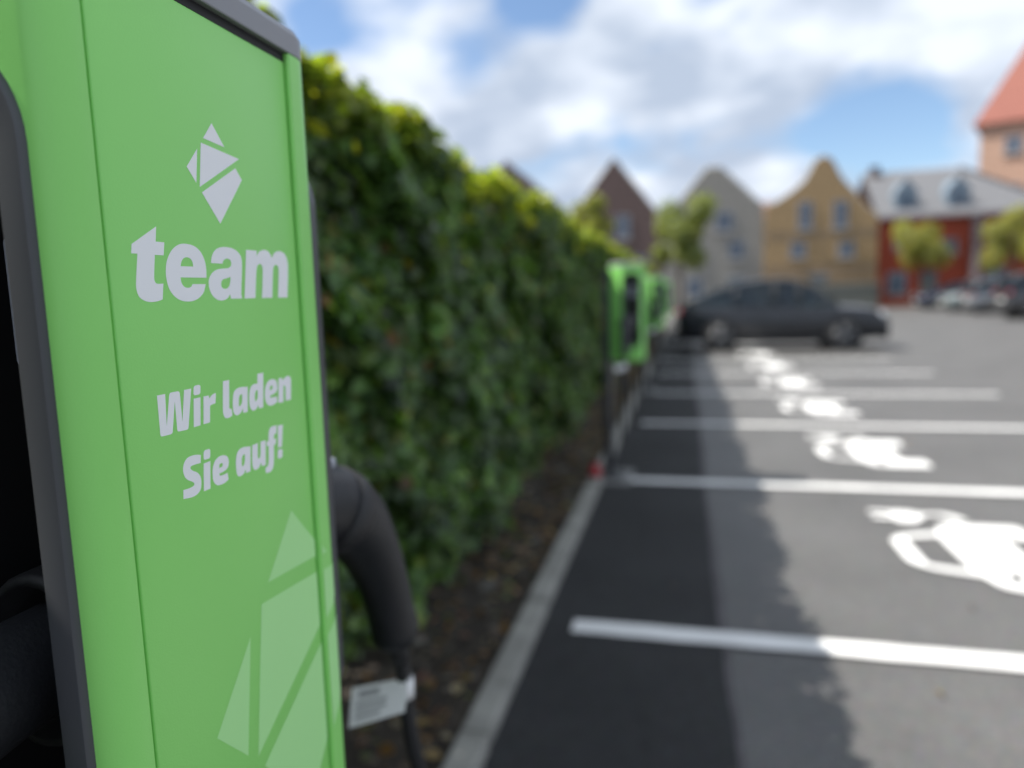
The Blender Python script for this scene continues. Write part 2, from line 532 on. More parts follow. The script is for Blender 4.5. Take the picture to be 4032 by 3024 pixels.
M['green'] = mat('green_powder_coat', (0.285, 0.735, 0.175), 0.38, 0.03, 3.0, 0.05, 900, spec=0.45)
M['green_light'] = mat('light_green_vinyl', (0.43, 0.84, 0.33), 0.38, spec=0.45)
M['white_vinyl'] = mat('white_vinyl', (0.90, 0.91, 0.92), 0.45)
M['charcoal'] = mat('charcoal_plastic', (0.060, 0.063, 0.070), 0.45, 0.10, 5, 0.012, 900)
M['cap'] = mat('cap_plastic', (0.25, 0.255, 0.275), 0.42, 0.05, 5, 0.012, 900)
M['black'] = mat('black_plastic', (0.005, 0.005, 0.006), 0.6, 0.1, 12)
M['rubber'] = mat('black_rubber', (0.020, 0.020, 0.022), 0.55, 0.15, 20, 0.05, 400)
M['grip'] = mat('grip_plastic', (0.013, 0.014, 0.017), 0.48, 0.12, 30, 0.08, 300)
M['metal_dark'] = mat('dark_steel', (0.030, 0.032, 0.037), 0.4, 0.1, 6)
M['screen'] = mat('grey_plate', (0.33, 0.36, 0.42), 0.3)
M['steel'] = mat('steel', (0.55, 0.55, 0.56), 0.3, metal=1.0)
M['tag'] = mat('tag_paper', (0.88, 0.88, 0.88), 0.6)
M['ink'] = mat('tag_ink', (0.45, 0.45, 0.46), 0.7)
M['red_plastic'] = mat('red_plastic', (0.42, 0.035, 0.045), 0.5, 0.1, 20)
M['leaf'] = leaf_mat('hedge_leaf', 0.46)
M['bark'] = mat('bark', (0.075, 0.055, 0.04), 0.9, 0.35, 18, 0.6, 50)

# ------------------------------------------------------------------ ground
def sheet(name, pts, z, m, kind='structure', parent=None):
    bm = bmesh.new()
    bm.faces.new([bm.verts.new((x, y, z)) for x, y in pts])
    o = from_bm(name, bm, m, parent, kind=kind)
    if o.data.polygons[0].normal.z < 0:
        o.data.flip_normals()
    return o
sheet('ground', [(-450, -300), (450, -300), (450, 700), (-450, 700)], -0.012, M['far_ground'])
lot = sheet('parking_lot', [(0.1, -12), (34, -12), (34, 48.6), (0.1, 48.6)], 0.0, M['old_asphalt'])
# newly laid strip along the kerb with a slightly wandering edge
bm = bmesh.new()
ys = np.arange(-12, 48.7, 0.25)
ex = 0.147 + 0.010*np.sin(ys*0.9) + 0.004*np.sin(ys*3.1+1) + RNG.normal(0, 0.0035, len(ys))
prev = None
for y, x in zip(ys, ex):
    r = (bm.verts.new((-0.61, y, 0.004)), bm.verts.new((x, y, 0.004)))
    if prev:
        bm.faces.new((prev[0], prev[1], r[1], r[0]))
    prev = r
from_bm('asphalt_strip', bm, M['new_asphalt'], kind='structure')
bm = bmesh.new()
prev = None
for y, x in zip(ys, ex):
    w = 0.022 + 0.006*math.sin(y*2.3)
    r = (bm.verts.new((x-w*0.35, y, 0.0065)), bm.verts.new((x+w, y, 0.0065)))
    if prev:
        bm.faces.new((prev[0], prev[1], r[1], r[0]))
    prev = r
from_bm('asphalt_joint', bm, M['seam'], kind='structure')
# soil bed under the hedge, uneven
bm = bmesh.new()
gx = np.linspace(-2.6, -0.69, 22)
gy = np.arange(-3, 27, 0.12)
grid = [[bm.verts.new((x, y, 0.015 + 0.03*math.sin(x*9+y*3)*math.sin(y*5.3) + RNG.normal(0, 0.010))) for y in gy] for x in gx]
for i in range(len(gx)-1):
    for j in range(len(gy)-1):
        bm.faces.new((grid[i][j], grid[i+1][j], grid[i+1][j+1], grid[i][j+1]))
from_bm('soil_bed', bm, M['soil'], smooth=True, kind='structure')
# kerb of concrete edging stones
kerb = box_obj('kerb', (-0.692, -0.612, -3, 27, -0.15, 0.030), M['concrete'], kind='structure')
bm = bmesh.new()
box(bm, -0.050, 0.050, 0.004, 0.992, -0.10, 0.055, 0.010)
stone_ref = from_bm('kerb_stone', bm, M['concrete'], kerb)
stone_ref.location = (-0.652, -3, 0)
for i in range(1, 30):
    c = stone_ref.copy()
    COL.objects.link(c)
    c.parent = kerb
    c.location = (-0.652 + RNG.normal(0, 0.002), -3+i, RNG.normal(0, 0.002))

# painted bay lines and electric-car marks
line_ys = [-2.0, 0.42, 2.86, 5.30, 7.70, 10.03, 12.45, 14.85, 17.25, 19.65, 22.05]
for k, y in enumerate(line_ys):
    bm = bmesh.new()
    n = 40
    xs = np.linspace(-0.47, 3.85, n)
    a = [bm.verts.new((x, y-0.060+RNG.normal(0, 0.0015), 0.0105)) for x in xs]
    b = [bm.verts.new((x, y+0.060+RNG.normal(0, 0.0015), 0.0105)) for x in xs]
    for i in range(n-1):
        bm.faces.new((a[i], a[i+1], b[i+1], b[i]))
    from_bm('bay_line', bm, M['paint'], lot)
# mark seen upright by a driver arriving from the lane: u runs along the row, v points away from the hedge
car_mark = [
    '-0.30,1.22,0.10 -0.20,1.11,0.08 0.20,1.11,0.08 0.30,1.22,0.10 0.36,1.42 0.50,1.46,0.06 0.54,1.56 0.54,1.93,0.05 0.28,1.93,0.05 0.28,1.76 -0.28,1.76 -0.28,1.93,0.05 -0.54,1.93,0.05 -0.54,1.56 -0.50,1.46,0.06 -0.36,1.42',
    '-0.215,1.205,0.02 0.215,1.205,0.02 0.275,1.40,0.02 -0.275,1.40,0.02',
    '-0.42,1.53,0.03 -0.28,1.56,0.03 -0.28,1.62,0.03 -0.42,1.60,0.03', '0.28,1.56,0.03 0.42,1.53,0.03 0.42,1.60,0.03 0.28,1.62,0.03']
plug_mark = ['0.60,1.60 0.70,1.54s 0.70,1.46 0.53,1.36,0.03 0.53,1.25,0.03 0.60,1.24 0.60,1.12,0.02 0.66,1.12,0.02 0.66,1.23 0.72,1.23 0.72,1.12,0.02 0.78,1.12,0.02 0.78,1.25,0.03 0.79,1.37,0.03 0.74,1.43 0.76,1.56s 0.70,1.65s 0.60,1.68']
def to_mark(yc):
    return lambda c: Vector((1.50+(c.y-1.52)*0.93, yc + c.x*0.92, 0.0085))
for y0, y1 in zip(line_ys[1:], line_ys[2:]):
    yc = (y0+y1)/2 - 0.03
    mk = filled('bay_mark', [loop_points(t) for t in car_mark], to_mark(yc), M['paint'], lot)
    filled('plug_mark', [loop_points(t) for t in plug_mark], to_mark(yc), M['paint'], mk)

# ------------------------------------------------------------------ charging station (built at the place of the nearest one)
BX, BY = -0.57, 0.422          # pole position = base of the thing
ZB, ZP, ZC0, ZC1, ZT = 0.925, 1.6135, 1.6205, 1.6365, 1.6450
def arc(cx, cy, r, a0, a1, n=8):
    return [(cx + r*math.cos(math.radians(a0+(a1-a0)*k/n)), cy + r*math.sin(math.radians(a0+(a1-a0)*k/n))) for k in range(n+1)]
S0, S1 = 0.3165, 0.5140        # panel edges
E0, E1 = 0.2945, 0.5510        # end faces
FX = -0.2975                   # face of the corner strips
near_arc = arc(-0.3155, E0+0.018, 0.018, 0, -90)
far_arc = arc(-0.3225, E1-0.025, 0.025, 90, 0)
outline = [(-0.3090, S0), (FX-0.001, S0), (FX, S0-0.0008)] + near_arc + [(-0.456, E0), (-0.545, 0.352), (-0.545, 0.492), (-0.456, E1)] + far_arc + [(FX, S1+0.0016), (FX-0.0016, S1), (-0.3090, S1)]
def station():
    t = thing('charging_station', '', 'charging station', (BX, BY, 0), group='charging stations along the hedge')
    inv = Matrix.Translation((-BX, -BY, 0))
    def part(o):
        o.data.transform(inv)
        return o
    # housing with a slot cut into each end
    bm = bmesh.new()
    prism(bm, outline, 'z', ZB, ZC0-0.0003)
    hs = from_bm('housing', bm, M['green'])
    cm = bmesh.new()
    slot = rounded_rect(-0.4335, -0.3350, 1.045, 1.556, 0.045)
    prism(cm, slot, 'y', E0-0.02, E0+0.085)
    prism(cm, slot, 'y', E1-0.085, E1+0.02)
    cut = from_bm('cutter', cm, M['green'])
    md = hs.modifiers.new('cut', 'BOOLEAN')
    md.operation = 'DIFFERENCE'
    md.object = cut
    md.solver = 'EXACT'
    me = bpy.data.meshes.new_from_object(hs.evaluated_get(bpy.context.evaluated_depsgraph_get()))
    hs.modifiers.clear()
    hs.data = me
    bpy.data.objects.remove(cut)
    smooth_angle(hs, 28)
    hs.parent = t
    part(hs)
    # front cover panel, a separate sheet with softened edges, between the corner strips
    bm = bmesh.new()
    box(bm, -0.3080, -0.3004, S0+0.0042, S1-0.0026, ZB+0.004, ZP, 0.0012)
    pan = part(from_bm('front_panel', bm, M['green'], t))
    smooth_angle(pan, 60)
    # dark groove under the cap
    part(box_obj('top_seal', (-0.315, -0.3018, S0, S1, ZP+0.0006, ZC0-0.0004), M['black'], t))
    # lettering and logo
    to_panel = lambda c: Vector((-0.30025, c.x*0.001, c.y*0.001))
    for key in ('logo', 'team', 'wir_laden', 'sie_auf'):
        for g in GLYPHS[key]:
            part(filled('logo_piece' if key == 'logo' else 'letter', [loop_points(l) for l in g], to_panel, M['white_vinyl'], pan))
    # large pale logo running over the lower corner: laid on the panel and round the far corner strip
    def clip(poly, a, b):
        def half(poly, lim, sgn):
            out = []
            for i, p in enumerate(poly):
                q = poly[(i+1) % len(poly)]
                ip, iq = sgn*(p[0]-lim) >= 0, sgn*(q[0]-lim) >= 0
                if ip:
                    out.append(p)
                if ip != iq:
                    f = (lim-p[0])/(q[0]-p[0])
                    out.append((lim, p[1]+f*(q[1]-p[1])))
            return out
        poly = half(poly, a, 1)
        return half(poly, b, -1) if poly else poly
    def clipz(poly, z):
        return [(b, a) for a, b in clip([(q, p) for p, q in poly], z, 9999)]
    r = 0.0254
    cxa, cya = -0.3225, E1-0.025
    surf = [(FX+0.0003, S1+0.0025), (FX+0.0003, cya)] + [(cxa+r*math.cos(a), cya+r*math.sin(a)) for a in np.linspace(0, 0.9, 7)[1:]]
    arcs = [S1*1000+2.5]
    for p, q in zip(surf, surf[1:]):
        arcs.append(arcs[-1] + 1000*math.hypot(p[0]-q[0], p[1]-q[1]))
    for g in GLYPHS['logo']:
        poly = [(3.8227*p[0]-1117.77, 3.8227*p[1]-4646.93) for p in loop_points(g[0])]
        poly = clipz(poly, ZB*1000+6)
        pp = clip(poly, S0*1000+5, S1*1000-3.4)
        wp = part(filled('pale_logo_piece', [pp], lambda c: Vector((-0.30028, c.x*0.001, c.y*0.001)), M['green_light'], pan))
        for k in range(len(arcs)-1):
            sp_ = clip(poly, arcs[k], arcs[k+1])
            if len(sp_) < 3:
                continue
            (xa, ya), (xb, yb) = surf[k], surf[k+1]
            def lay(c, a0=arcs[k], a1=arcs[k+1], xa=xa, xb=xb, ya=ya, yb=yb):
                f = (c.x-a0)/(a1-a0)
                return Vector((xa+(xb-xa)*f, ya+(yb-ya)*f, c.y*0.001))
            part(filled('pale_logo_strip', [sp_], lay, M['green_light'], hs))
    # cap: side wall, then a shallow bevelled top
    capo = [(FX+0.0006, S0)] + arc(-0.3155, E0+0.018, 0.0186, 0, -90) + [(-0.456, E0-0.0006), (-0.5456, 0.3515), (-0.5456, 0.4925), (-0.456, E1+0.0006)] + arc(-0.3225, E1-0.025, 0.0256, 90, 0)
    cx0, cy0 = -0.42, 0.4225
    def ins(d):
        out = []
        n = len(capo)
        for i, p in enumerate(capo):
            a = Vector(capo[i-1]); b = Vector(capo[(i+1) % n])
            tng = (b-a).normalized()
            nrm = Vector((-tng.y, tng.x))
            if nrm.dot(Vector((cx0-p[0], cy0-p[1]))) < 0:
                nrm = -nrm
            out.append((p[0]+nrm.x*d, p[1]+nrm.y*d))
        return out
    bm = bmesh.new()
    levels = [(ins(0.0005), ZC0), (ins(0.0), ZC0+0.0008), (ins(0.0), ZC1-0.0008), (ins(0.0004), ZC1), (ins(0.0009), ZC1+0.0002), (ins(0.0035), ZC1+0.0050), (ins(0.008), ZT-0.0012), (ins(0.016), ZT)]
    rings = [[bm.verts.new((x, y, z)) for x, y in pts] for pts, z in levels]
    for a, b in zip(rings, rings[1:]):
        for i in range(len(a)):
            bm.faces.new((a[i], a[(i+1) % len(a)], b[(i+1) % len(a)], b[i]))
    bm.faces.new(rings[0][::-1])
    bm.faces.new(rings[-1])
    cp = part(from_bm('cap', bm, M['cap'], t))
    smooth_angle(cp, 25)
    # end frames, recesses and holsters
    fo = rounded_rect(-0.4535, -0.3165, 1.026, 1.572, 0.060, 12)
    fi = rounded_rect(-0.4345, -0.3340, 1.044, 1.557, 0.045, 12)
    for end, sgn in ((E0, -1), (E1, 1)):
        bm = bmesh.new()
        def lv(pts, d):
            return [bm.verts.new((x, end+sgn*d, z)) for x, z in pts]
        def mixp(a, b, f):
            return [(p[0]+(q[0]-p[0])*f, p[1]+(q[1]-p[1])*f) for p, q in zip(a, b)]
        e_ = 0.0042 if sgn < 0 else 0.0370
        rg = [lv(fo, -0.001), lv(mixp(fo, fi, 0.05), e_-0.0012), lv(mixp(fo, fi, 0.12), e_), lv(mixp(fo, fi, 0.93), e_), lv(fi, e_-0.0007), lv(fi, -0.004)]
        if sgn > 0:
            rg = [lv(fo, -0.001), lv(mixp(fo, fi, 0.05), e_*0.6), lv(mixp(fo, fi, 0.25), e_*0.9), lv(mixp(fo, fi, 0.5), e_), lv(mixp(fo, fi, 0.9), e_*0.97), lv(fi, e_*0.9), lv(fi, -0.004)]
        for a, b in zip(rg, rg[1:]):
            for i in range(len(a)):
                bm.faces.new((a[i], a[(i+1) % len(a)], b[(i+1) % len(a)], b[i]))
        fr = part(from_bm('end_frame', bm, M['charcoal'], t))
        smooth_angle(fr, 35)
        bm = bmesh.new()
        li = rounded_rect(-0.4330, -0.3355, 1.0455, 1.5555, 0.0445, 8)
        a = [bm.verts.new((x, end-sgn*0.002, z)) for x, z in li]
        b = [bm.verts.new((x, end-sgn*0.083, z)) for x, z in li]
        for i in range(len(a)):
            bm.faces.new((a[i], a[(i+1) % len(a)], b[(i+1) % len(a)], b[i]))
        bm.faces.new(b)
        rc = part(from_bm('recess', bm, M['black'], t))
        bm = bmesh.new()
        yy = [end-sgn*0.080, end-sgn*0.034, end-sgn*0.030, end-sgn*0.030, end-sgn*0.070]
        rr = [0.0435, 0.0435, 0.042, 0.038, 0.036]
        rings = [[bm.verts.new((-0.385+q*math.cos(2*math.pi*k/28), y, 1.215+1.3*q*math.sin(2*math.pi*k/28))) for k in range(28)] for y, q in zip(yy, rr)]
        for a, b in zip(rings, rings[1:]):
            for i in range(28):
                bm.faces.new((a[i], a[(i+1) % 28], b[(i+1) % 28], b[i]))
        bm.faces.new(rings[-1])
        part(from_bm('holster', bm, M['black'], rc, smooth=True))
        bm = bmesh.new()
        box(bm, -0.412, -0.358, end-sgn*0.070-0.008, end-sgn*0.070+0.008, 1.395, 1.475, 0.003)
        part(from_bm('status_plate', bm, M['screen'], rc))
    # pole behind the housing, foot plate and bolts
    po = part(box_obj('pole', (-0.598, -0.5455, 0.317, 0.527, 0.010, 1.598), M['metal_dark'], t, 0.004))
    ft = part(box_obj('foot_plate', (-0.605, -0.455, 0.302, 0.542, 0.017, 0.029), M['metal_dark'], t, 0.003))
    for bx_, by_ in ((-0.48, 0.325), (-0.48, 0.519), (-0.585, 0.309), (-0.585, 0.535)):
        bm = bmesh.new()
        tube(bm, [(bx_, by_, 0.0285), (bx_, by_, 0.043)], 0.009, 8)
        part(from_bm('bolt', bm, M['steel'], ft))
    part(box_obj('footing', (-0.600, -0.395, 0.215, 0.640, -0.05, 0.018), M['pad'], t, 0.004))
    return t

def gun(sgn):
    """tethered charging cable: handle in the end recess and lead back to the underside; sgn=+1 far end, -1 near end"""
    t = thing('charging_cable', '', 'cable', (BX, BY, 0), group='charging cables hanging on the stations')
    cy = (E0+E1)/2
    def yy(y):
        return cy + sgn*(y-cy)-BY
    X0 = (-0.3650 if sgn > 0 else -0.4150)-BX
    XH = -0.385-BX
    bm = bmesh.new()
    path = [(XH, yy(0.500), 1.214), (XH, yy(0.545), 1.214), (XH, yy(0.590), 1.214), (XH+0.004, yy(0.625), 1.220), (X0-0.006, yy(0.662), 1.212), (X0, yy(0.703), 1.184), (X0, yy(0.743), 1.138), (X0, yy(0.771), 1.090), (X0, yy(0.791), 1.042), (X0, yy(0.803), 1.005), (X0, yy(0.8065), 0.990)]
    rad = [0.034, 0.034, 0.038, 0.044, 0.0455, 0.042, 0.0365, 0.033, 0.0315, 0.033, 0.027]
    sp_ = spline(path, 4)
    rr = np.interp(np.linspace(0, len(path)-1, len(sp_)), range(len(path)), rad)
    tube(bm, sp_, list(rr), 20, squash=0.92)
    h = from_bm('handle', bm, M['grip'], t, smooth=True)
    bm = bmesh.new()
    tube(bm, [(X0-0.004, yy(0.660), 1.2125), (X0-0.001, yy(0.680), 1.2005), (X0-0.001, yy(0.685), 1.197)], [0.0468, 0.0466, 0.0425], 20, squash=0.92)
    from_bm('collar', bm, M['rubber'], h, smooth=True)
    bm = bmesh.new()
    box(bm, X0-0.007, X0+0.007, min(yy(0.645), yy(0.664)), max(yy(0.645), yy(0.664)), 1.252, 1.266, 0.003)
    from_bm('release_button', bm, M['screen'], h, smooth=True)
    lead = [(X0, yy(0.8065), 0.996), (X0+0.002, yy(0.812), 0.965), (X0+0.003, yy(0.817), 0.930), (X0+0.002, yy(0.822), 0.890), (X0, yy(0.838), 0.830), (X0-0.004, yy(0.866), 0.760), (X0-0.01, yy(0.882), 0.660), (X0-0.015, yy(0.872), 0.520), (X0-0.02, yy(0.815), 0.390), (X0-0.03, yy(0.715), 0.330), (X0-0.04, yy(0.610), 0.400), (X0-0.05, yy(0.540), 0.560), (X0-0.055, yy(0.500), 0.760), (X0-0.057, yy(0.490), 0.928)]
    bm = bmesh.new()
    tube(bm, spline(lead, 6), 0.0102, 14)
    from_bm('lead', bm, M['rubber'], t, smooth=True)
    bm = bmesh.new()
    tube(bm, [(X0, yy(0.8065), 0.999), (X0+0.001, yy(0.809), 0.975), (X0+0.002, yy(0.813), 0.955)], [0.016, 0.0135, 0.011], 14)
    from_bm('strain_relief', bm, M['rubber'], t, smooth=True)
    # paper tag wrapped round the lead: a band plus a flag with print lines
    bm = bmesh.new()
    zc = 0.917
    yc = yy(0.8185)
    fr_ = -0.0125
    base = [(0.013, fr_+0.006, 0.019), (0.013, fr_-0.016, -0.017), (-0.060, fr_-0.030, -0.040), (-0.066, fr_-0.004, 0.000)]
    v = [bm.verts.new((X0+a, yc+b, zc+c)) for a, b, c in base]
    w_ = [bm.verts.new((X0+a, yc+b+0.0008, zc+c)) for a, b, c in base]
    bm.faces.new(v)
    bm.faces.new(w_[::-1])
    for i in range(4):
        bm.faces.new((v[i], v[(i+1) % 4], w_[(i+1) % 4], w_[i]))
    tg = from_bm('paper_tag', bm, M['tag'], t)
    for k, (f0, f1, g, hgt) in enumerate(((0.50, 0.86, 0.20, 0.10), (0.35, 0.90, 0.45, 0.05), (0.35, 0.90, 0.62, 0.05), (0.45, 0.90, 0.79, 0.05))):
        bm = bmesh.new()
        A, B, C_, D = [Vector(b) for b in base]
        def at(f, s):
            p = (A.lerp(D, f)).lerp(B.lerp(C_, f), s)
            return bm.verts.new((X0+p.x, yc+p.y-0.0006, zc+p.z))
        bm.faces.new((at(f0, g-hgt), at(f1, g-hgt), at(f1, g+hgt), at(f0, g+hgt)))
        from_bm('print_line', bm, M['ink'], tg)
    bm = bmesh.new()
    tube(bm, [(X0+0.003, yc, zc+0.013), (X0+0.003, yc, zc-0.013)], 0.0118, 14)
    from_bm('tag_band', bm, M['tag'], tg, smooth=True)
    return t

st = station()
st['label'] = 'green charging station with large readable white team logo and slogan on its panel'
g_far = gun(1)
g_far['label'] = 'black charging cable with white paper tag hanging on the station with readable logo'
g_near = gun(-1)
g_near['label'] = 'black charging cable in the dark framed recess of the station with readable logo'
st_labels = ['green charging station on dark pole beside the small red marker cap',
             'green charging station on dark pole, third in the row along the hedge',
             'green charging station on dark pole nearest the black parked car']
cb = ['black cable of the station beside the red marker', 'black cable of the third hedge station', 'black cable of the station nearest the black car']
for k, dy in enumerate((4.95, 9.78, 14.70)):
    c = copy_tree(st, None, (BX, BY+dy, 0))
    c['label'] = st_labels[k]
    for src, side in ((g_far, 'facing the houses'), (g_near, 'facing the readable logo')):
        q = copy_tree(src, None, (BX, BY+dy, 0))
        q['label'] = cb[k] + ' on its end ' + side

# red marker cap beside the kerb
rm = thing('marker_post', 'small red plastic marker cap on a stub beside the kerb', 'marker', (-0.655, 5.17, 0.055))
bm = bmesh.new()
tube(bm, [(0, 0, -0.04), (0, 0, 0.03)], 0.024, 12)
from_bm('stub', bm, M['metal_dark'], rm, smooth=True)
bm = bmesh.new()
tube(bm, [(0, 0, 0.015), (0, 0, 0.075), (0, 0, 0.098), (0, 0, 0.110)], [0.044, 0.036, 0.028, 0.010], 14)
smooth_angle(from_bm('red_cap', bm, M['red_plastic'], rm))

# ------------------------------------------------------------------ hedge
hedge = thing('hedge', 'long clipped leafy green hedge with yellow-green top behind the charging stations', 'hedge', (-1.4, 11, 0))
HX, HZ = -1.4, 11.0
def pal(cols, wts, n, jit=0.25):
    cols = np.array(cols)
    i = RNG.choice(len(cols), n, p=np.array(wts)/sum(wts))
    return cols[i]*(1+RNG.normal(0, jit, (n, 1))).clip(0.4, 1.8)
def bumps(y, z):
    return 0.05*np.sin(y*2.1+z*1.3) + 0.045*np.sin(y*5.3-z*4.1+1) + 0.035*np.sin(y*9.7+z*7.9+2) + 0.02*np.sin(y*17+z*13)
def top_z(y, x):
    return 2.06 + 0.05*np.clip((3.5-y)/3, 0, 1) + 0.035*np.sin(y*1.7+x) + 0.03*np.sin(y*4.9+x*5) + 0.025*np.sin(y*11.3+x*9)
cl = [(0.045, 0.092, 0.024), (0.066, 0.132, 0.030), (0.095, 0.160, 0.036), (0.028, 0.060, 0.020), (0.14, 0.175, 0.035), (0.085, 0.125, 0.065)]
wt_ = [3, 4, 2.5, 2, 0.6, 1.2]
allP, allN, allS, allC = [], [], [], []
def add(P, N, S, C):
    allP.append(P); allN.append(N); allS.append(S); allC.append(C)
for (ya, yb, n, sz) in ((-1.5, 5, 34000, 0.088), (5, 12, 30000, 0.090), (12, 25, 32000, 0.098)):
    # front
    y = RNG.uniform(ya, yb, n)
    z = 0.12 + 1.96*RNG.beta(1.35, 1.0, n)
    d = RNG.exponential(0.085, n)
    lean = 0.10*np.clip(0.6-z, 0, 1)
    x = -1.03 + bumps(y, z) - d - lean*1.2
    N = np.stack([np.full(n, 0.9), RNG.normal(-0.15, 0.55, n), RNG.normal(0.45, 0.5, n)], 1)
    C = pal(cl, wt_, n)
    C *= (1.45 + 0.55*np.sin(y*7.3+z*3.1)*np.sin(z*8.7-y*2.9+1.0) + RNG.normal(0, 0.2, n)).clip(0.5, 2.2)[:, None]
    warm = RNG.random(n) < 0.018
    C[warm] = pal([(0.30, 0.16, 0.02), (0.20, 0.085, 0.02), (0.28, 0.22, 0.03)], [1, 1, 1], warm.sum())
    fresh_backlit = np.clip((z-1.93)/0.15, 0, 1)*(RNG.random(n) < 0.8)  # yellower new growth near the top, with the backlit glow painted into its colour
    C = C*(1-fresh_backlit[:, None]) + fresh_backlit[:, None]*pal([(0.22, 0.27, 0.035), (0.29, 0.32, 0.04), (0.14, 0.20, 0.03)], [2, 1.5, 2], n)
    keep = z < top_z(y, x)
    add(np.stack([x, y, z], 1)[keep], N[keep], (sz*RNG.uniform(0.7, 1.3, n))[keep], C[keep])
    # top
    m_ = int(n*0.42)
    y = RNG.uniform(ya, yb, m_)
    x = RNG.uniform(-1.85, -0.98, m_)
    z = top_z(y, x) - RNG.exponential(0.05, m_) + 0.02
    sh = RNG.random(m_) < 0.05
    z[sh] += RNG.exponential(0.018, sh.sum()).clip(0, 0.05)
    z = np.minimum(z, top_z(y, x)+0.05)
    N = np.stack([RNG.normal(0.2, 0.5, m_), RNG.normal(0, 0.5, m_), np.full(m_, 0.8)], 1)
    C = pal([(0.26, 0.31, 0.035), (0.34, 0.36, 0.04), (0.17, 0.23, 0.03), (0.08, 0.13, 0.025)], [2, 1.5, 2.5, 1], m_)  # new-growth yellows, lightened to carry the sun's backlight along the top
    add(np.stack([x, y, z], 1), N, sz*RNG.uniform(0.6, 1.15, m_), C)
    # inside
    k_ = int(n*0.34)
    y = RNG.uniform(ya, yb, k_)
    x = RNG.uniform(-1.85, -1.12, k_)
    z = RNG.uniform(0.25, 2.0, k_)
    add(np.stack([x, y, z], 1), RNG.normal(size=(k_, 3)), 0.11*RNG.uniform(0.7, 1.3, k_), pal(cl, wt_, k_))
P_ = np.concatenate(allP); P_[:, 0] -= HX; P_[:, 1] -= HZ
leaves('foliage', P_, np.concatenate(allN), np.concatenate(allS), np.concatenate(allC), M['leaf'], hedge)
for k, y in enumerate(np.arange(-1.2, 24.5, 0.62)):
    bm = bmesh.new()
    x = -1.38 + RNG.normal(0, 0.06)-HX
    yy_ = y+RNG.normal(0, 0.08)-HZ
    for q in range(3):
        a = RNG.uniform(0, 6.28)
        p0 = Vector((x, yy_, 0.0)); p1 = p0 + Vector((0.05*math.cos(a), 0.08*math.sin(a), 0.5))
        p2 = p1 + Vector((0.12*math.cos(a+1), 0.16*math.sin(a+1), 0.7)); p3 = p2 + Vector((0.08*math.cos(a-1), 0.14*math.sin(a-1), 0.5))
        tube(bm, [p0, p1, p2, p3], [0.022, 0.017, 0.011, 0.006], 6)
    from_bm('stem', bm, M['bark'], hedge, smooth=True)

# fallen leaves on the soil and a few on the asphalt
n = 2600
y = RNG.uniform(-2.5, 20, n)
x = -0.72 - RNG.exponential(0.35, n)
z = 0.05 + RNG.uniform(0, 0.03, n)
N = np.stack([RNG.normal(0, 0.35, n), RNG.normal(0, 0.35, n), np.ones(n)], 1)
C = pal([(0.20, 0.11, 0.04), (0.13, 0.075, 0.04), (0.26, 0.18, 0.07), (0.09, 0.11, 0.03), (0.30, 0.25, 0.16), (0.16, 0.07, 0.05)], [2, 3, 1, 1.5, 0.7, 1], n)
keep = x > -2.0
P1 = np.stack([x, y, z], 1)[keep]; N1 = N[keep]; C1 = C[keep]; S1_ = 0.055*RNG.uniform(0.6, 1.3, keep.sum())
m_ = 90
P2_ = np.stack([RNG.uniform(-0.58, 2.6, m_)**1, RNG.uniform(0.8, 14, m_), np.full(m_, 0.016)], 1)
N2 = np.stack([RNG.normal(0, 0.12, m_), RNG.normal(0, 0.12, m_), np.ones(m_)], 1)
C2 = pal([(0.20, 0.11, 0.04), (0.13, 0.09, 0.05), (0.26, 0.18, 0.07)], [1, 2, 1], m_)
fl = leaves('fallen_leaves', np.concatenate([P1, P2_]), np.concatenate([N1, N2]), np.concatenate([S1_, 0.032*RNG.uniform(0.5, 1.2, m_)]), np.concatenate([C1, C2]), M['leaf'])
fl['label'] = 'dry brown fallen leaves littering the soil under the hedge'
fl['category'] = 'leaves'
# loose stones / crumbs in the soil
bm = bmesh.new()
for k in range(1500):
    yv = RNG.uniform(-2, 16); xv = -0.72-abs(RNG.normal(0, 0.3)); s = RNG.uniform(0.008, 0.024)
    v = [bm.verts.new((xv+RNG.normal(0, s), yv+RNG.normal(0, s), 0.05+RNG.uniform(-0.3, 1)*s)) for _ in range(4)]
    for f in ((0, 1, 2), (0, 1, 3), (0, 2, 3), (1, 2, 3)):
        bm.faces.new([v[i] for i in f])
M['crumb'] = mat('soil_crumb', (0.05, 0.04, 0.03), 0.95, 0.5, 30, color2=(0.16, 0.14, 0.11))
cr = from_bm('soil_crumbs', bm, M['crumb'], kind='stuff')
cr['label'] = 'loose soil crumbs and small stones on the hedge bed'
cr['category'] = 'soil'

# ------------------------------------------------------------------ cars
M['car_black'] = mat('black_car_paint', (0.008, 0.010, 0.015), 0.3, coat=0.6, spec=0.4)
M['car_navy'] = mat('navy_car_paint', (0.012, 0.018, 0.045), 0.25, coat=1.0)
M['car_silver'] = mat('silver_green_car_paint', (0.28, 0.33, 0.33), 0.3, metal=0.4, coat=1.0)
M['car_grey'] = mat('grey_car_paint', (0.20, 0.215, 0.24), 0.3, metal=0.4, coat=1.0)
M['car_dark'] = mat('anthracite_car_paint', (0.022, 0.023, 0.028), 0.25, coat=1.0)
M['car_white'] = mat('white_car_paint', (0.62, 0.65, 0.70), 0.3, coat=1.0)
M['car_glass'] = glass_mat('car_glass', (0.010, 0.018, 0.03), 0.30)
M['tyre'] = mat('tyre', (0.016, 0.016, 0.017), 0.85, 0.2, 30)
M['rim'] = mat('alloy_rim', (0.16, 0.165, 0.175), 0.35, metal=0.7)
M['lamp_red'] = mat('tail_lamp', (0.30, 0.012, 0.022), 0.15, coat=1.0)
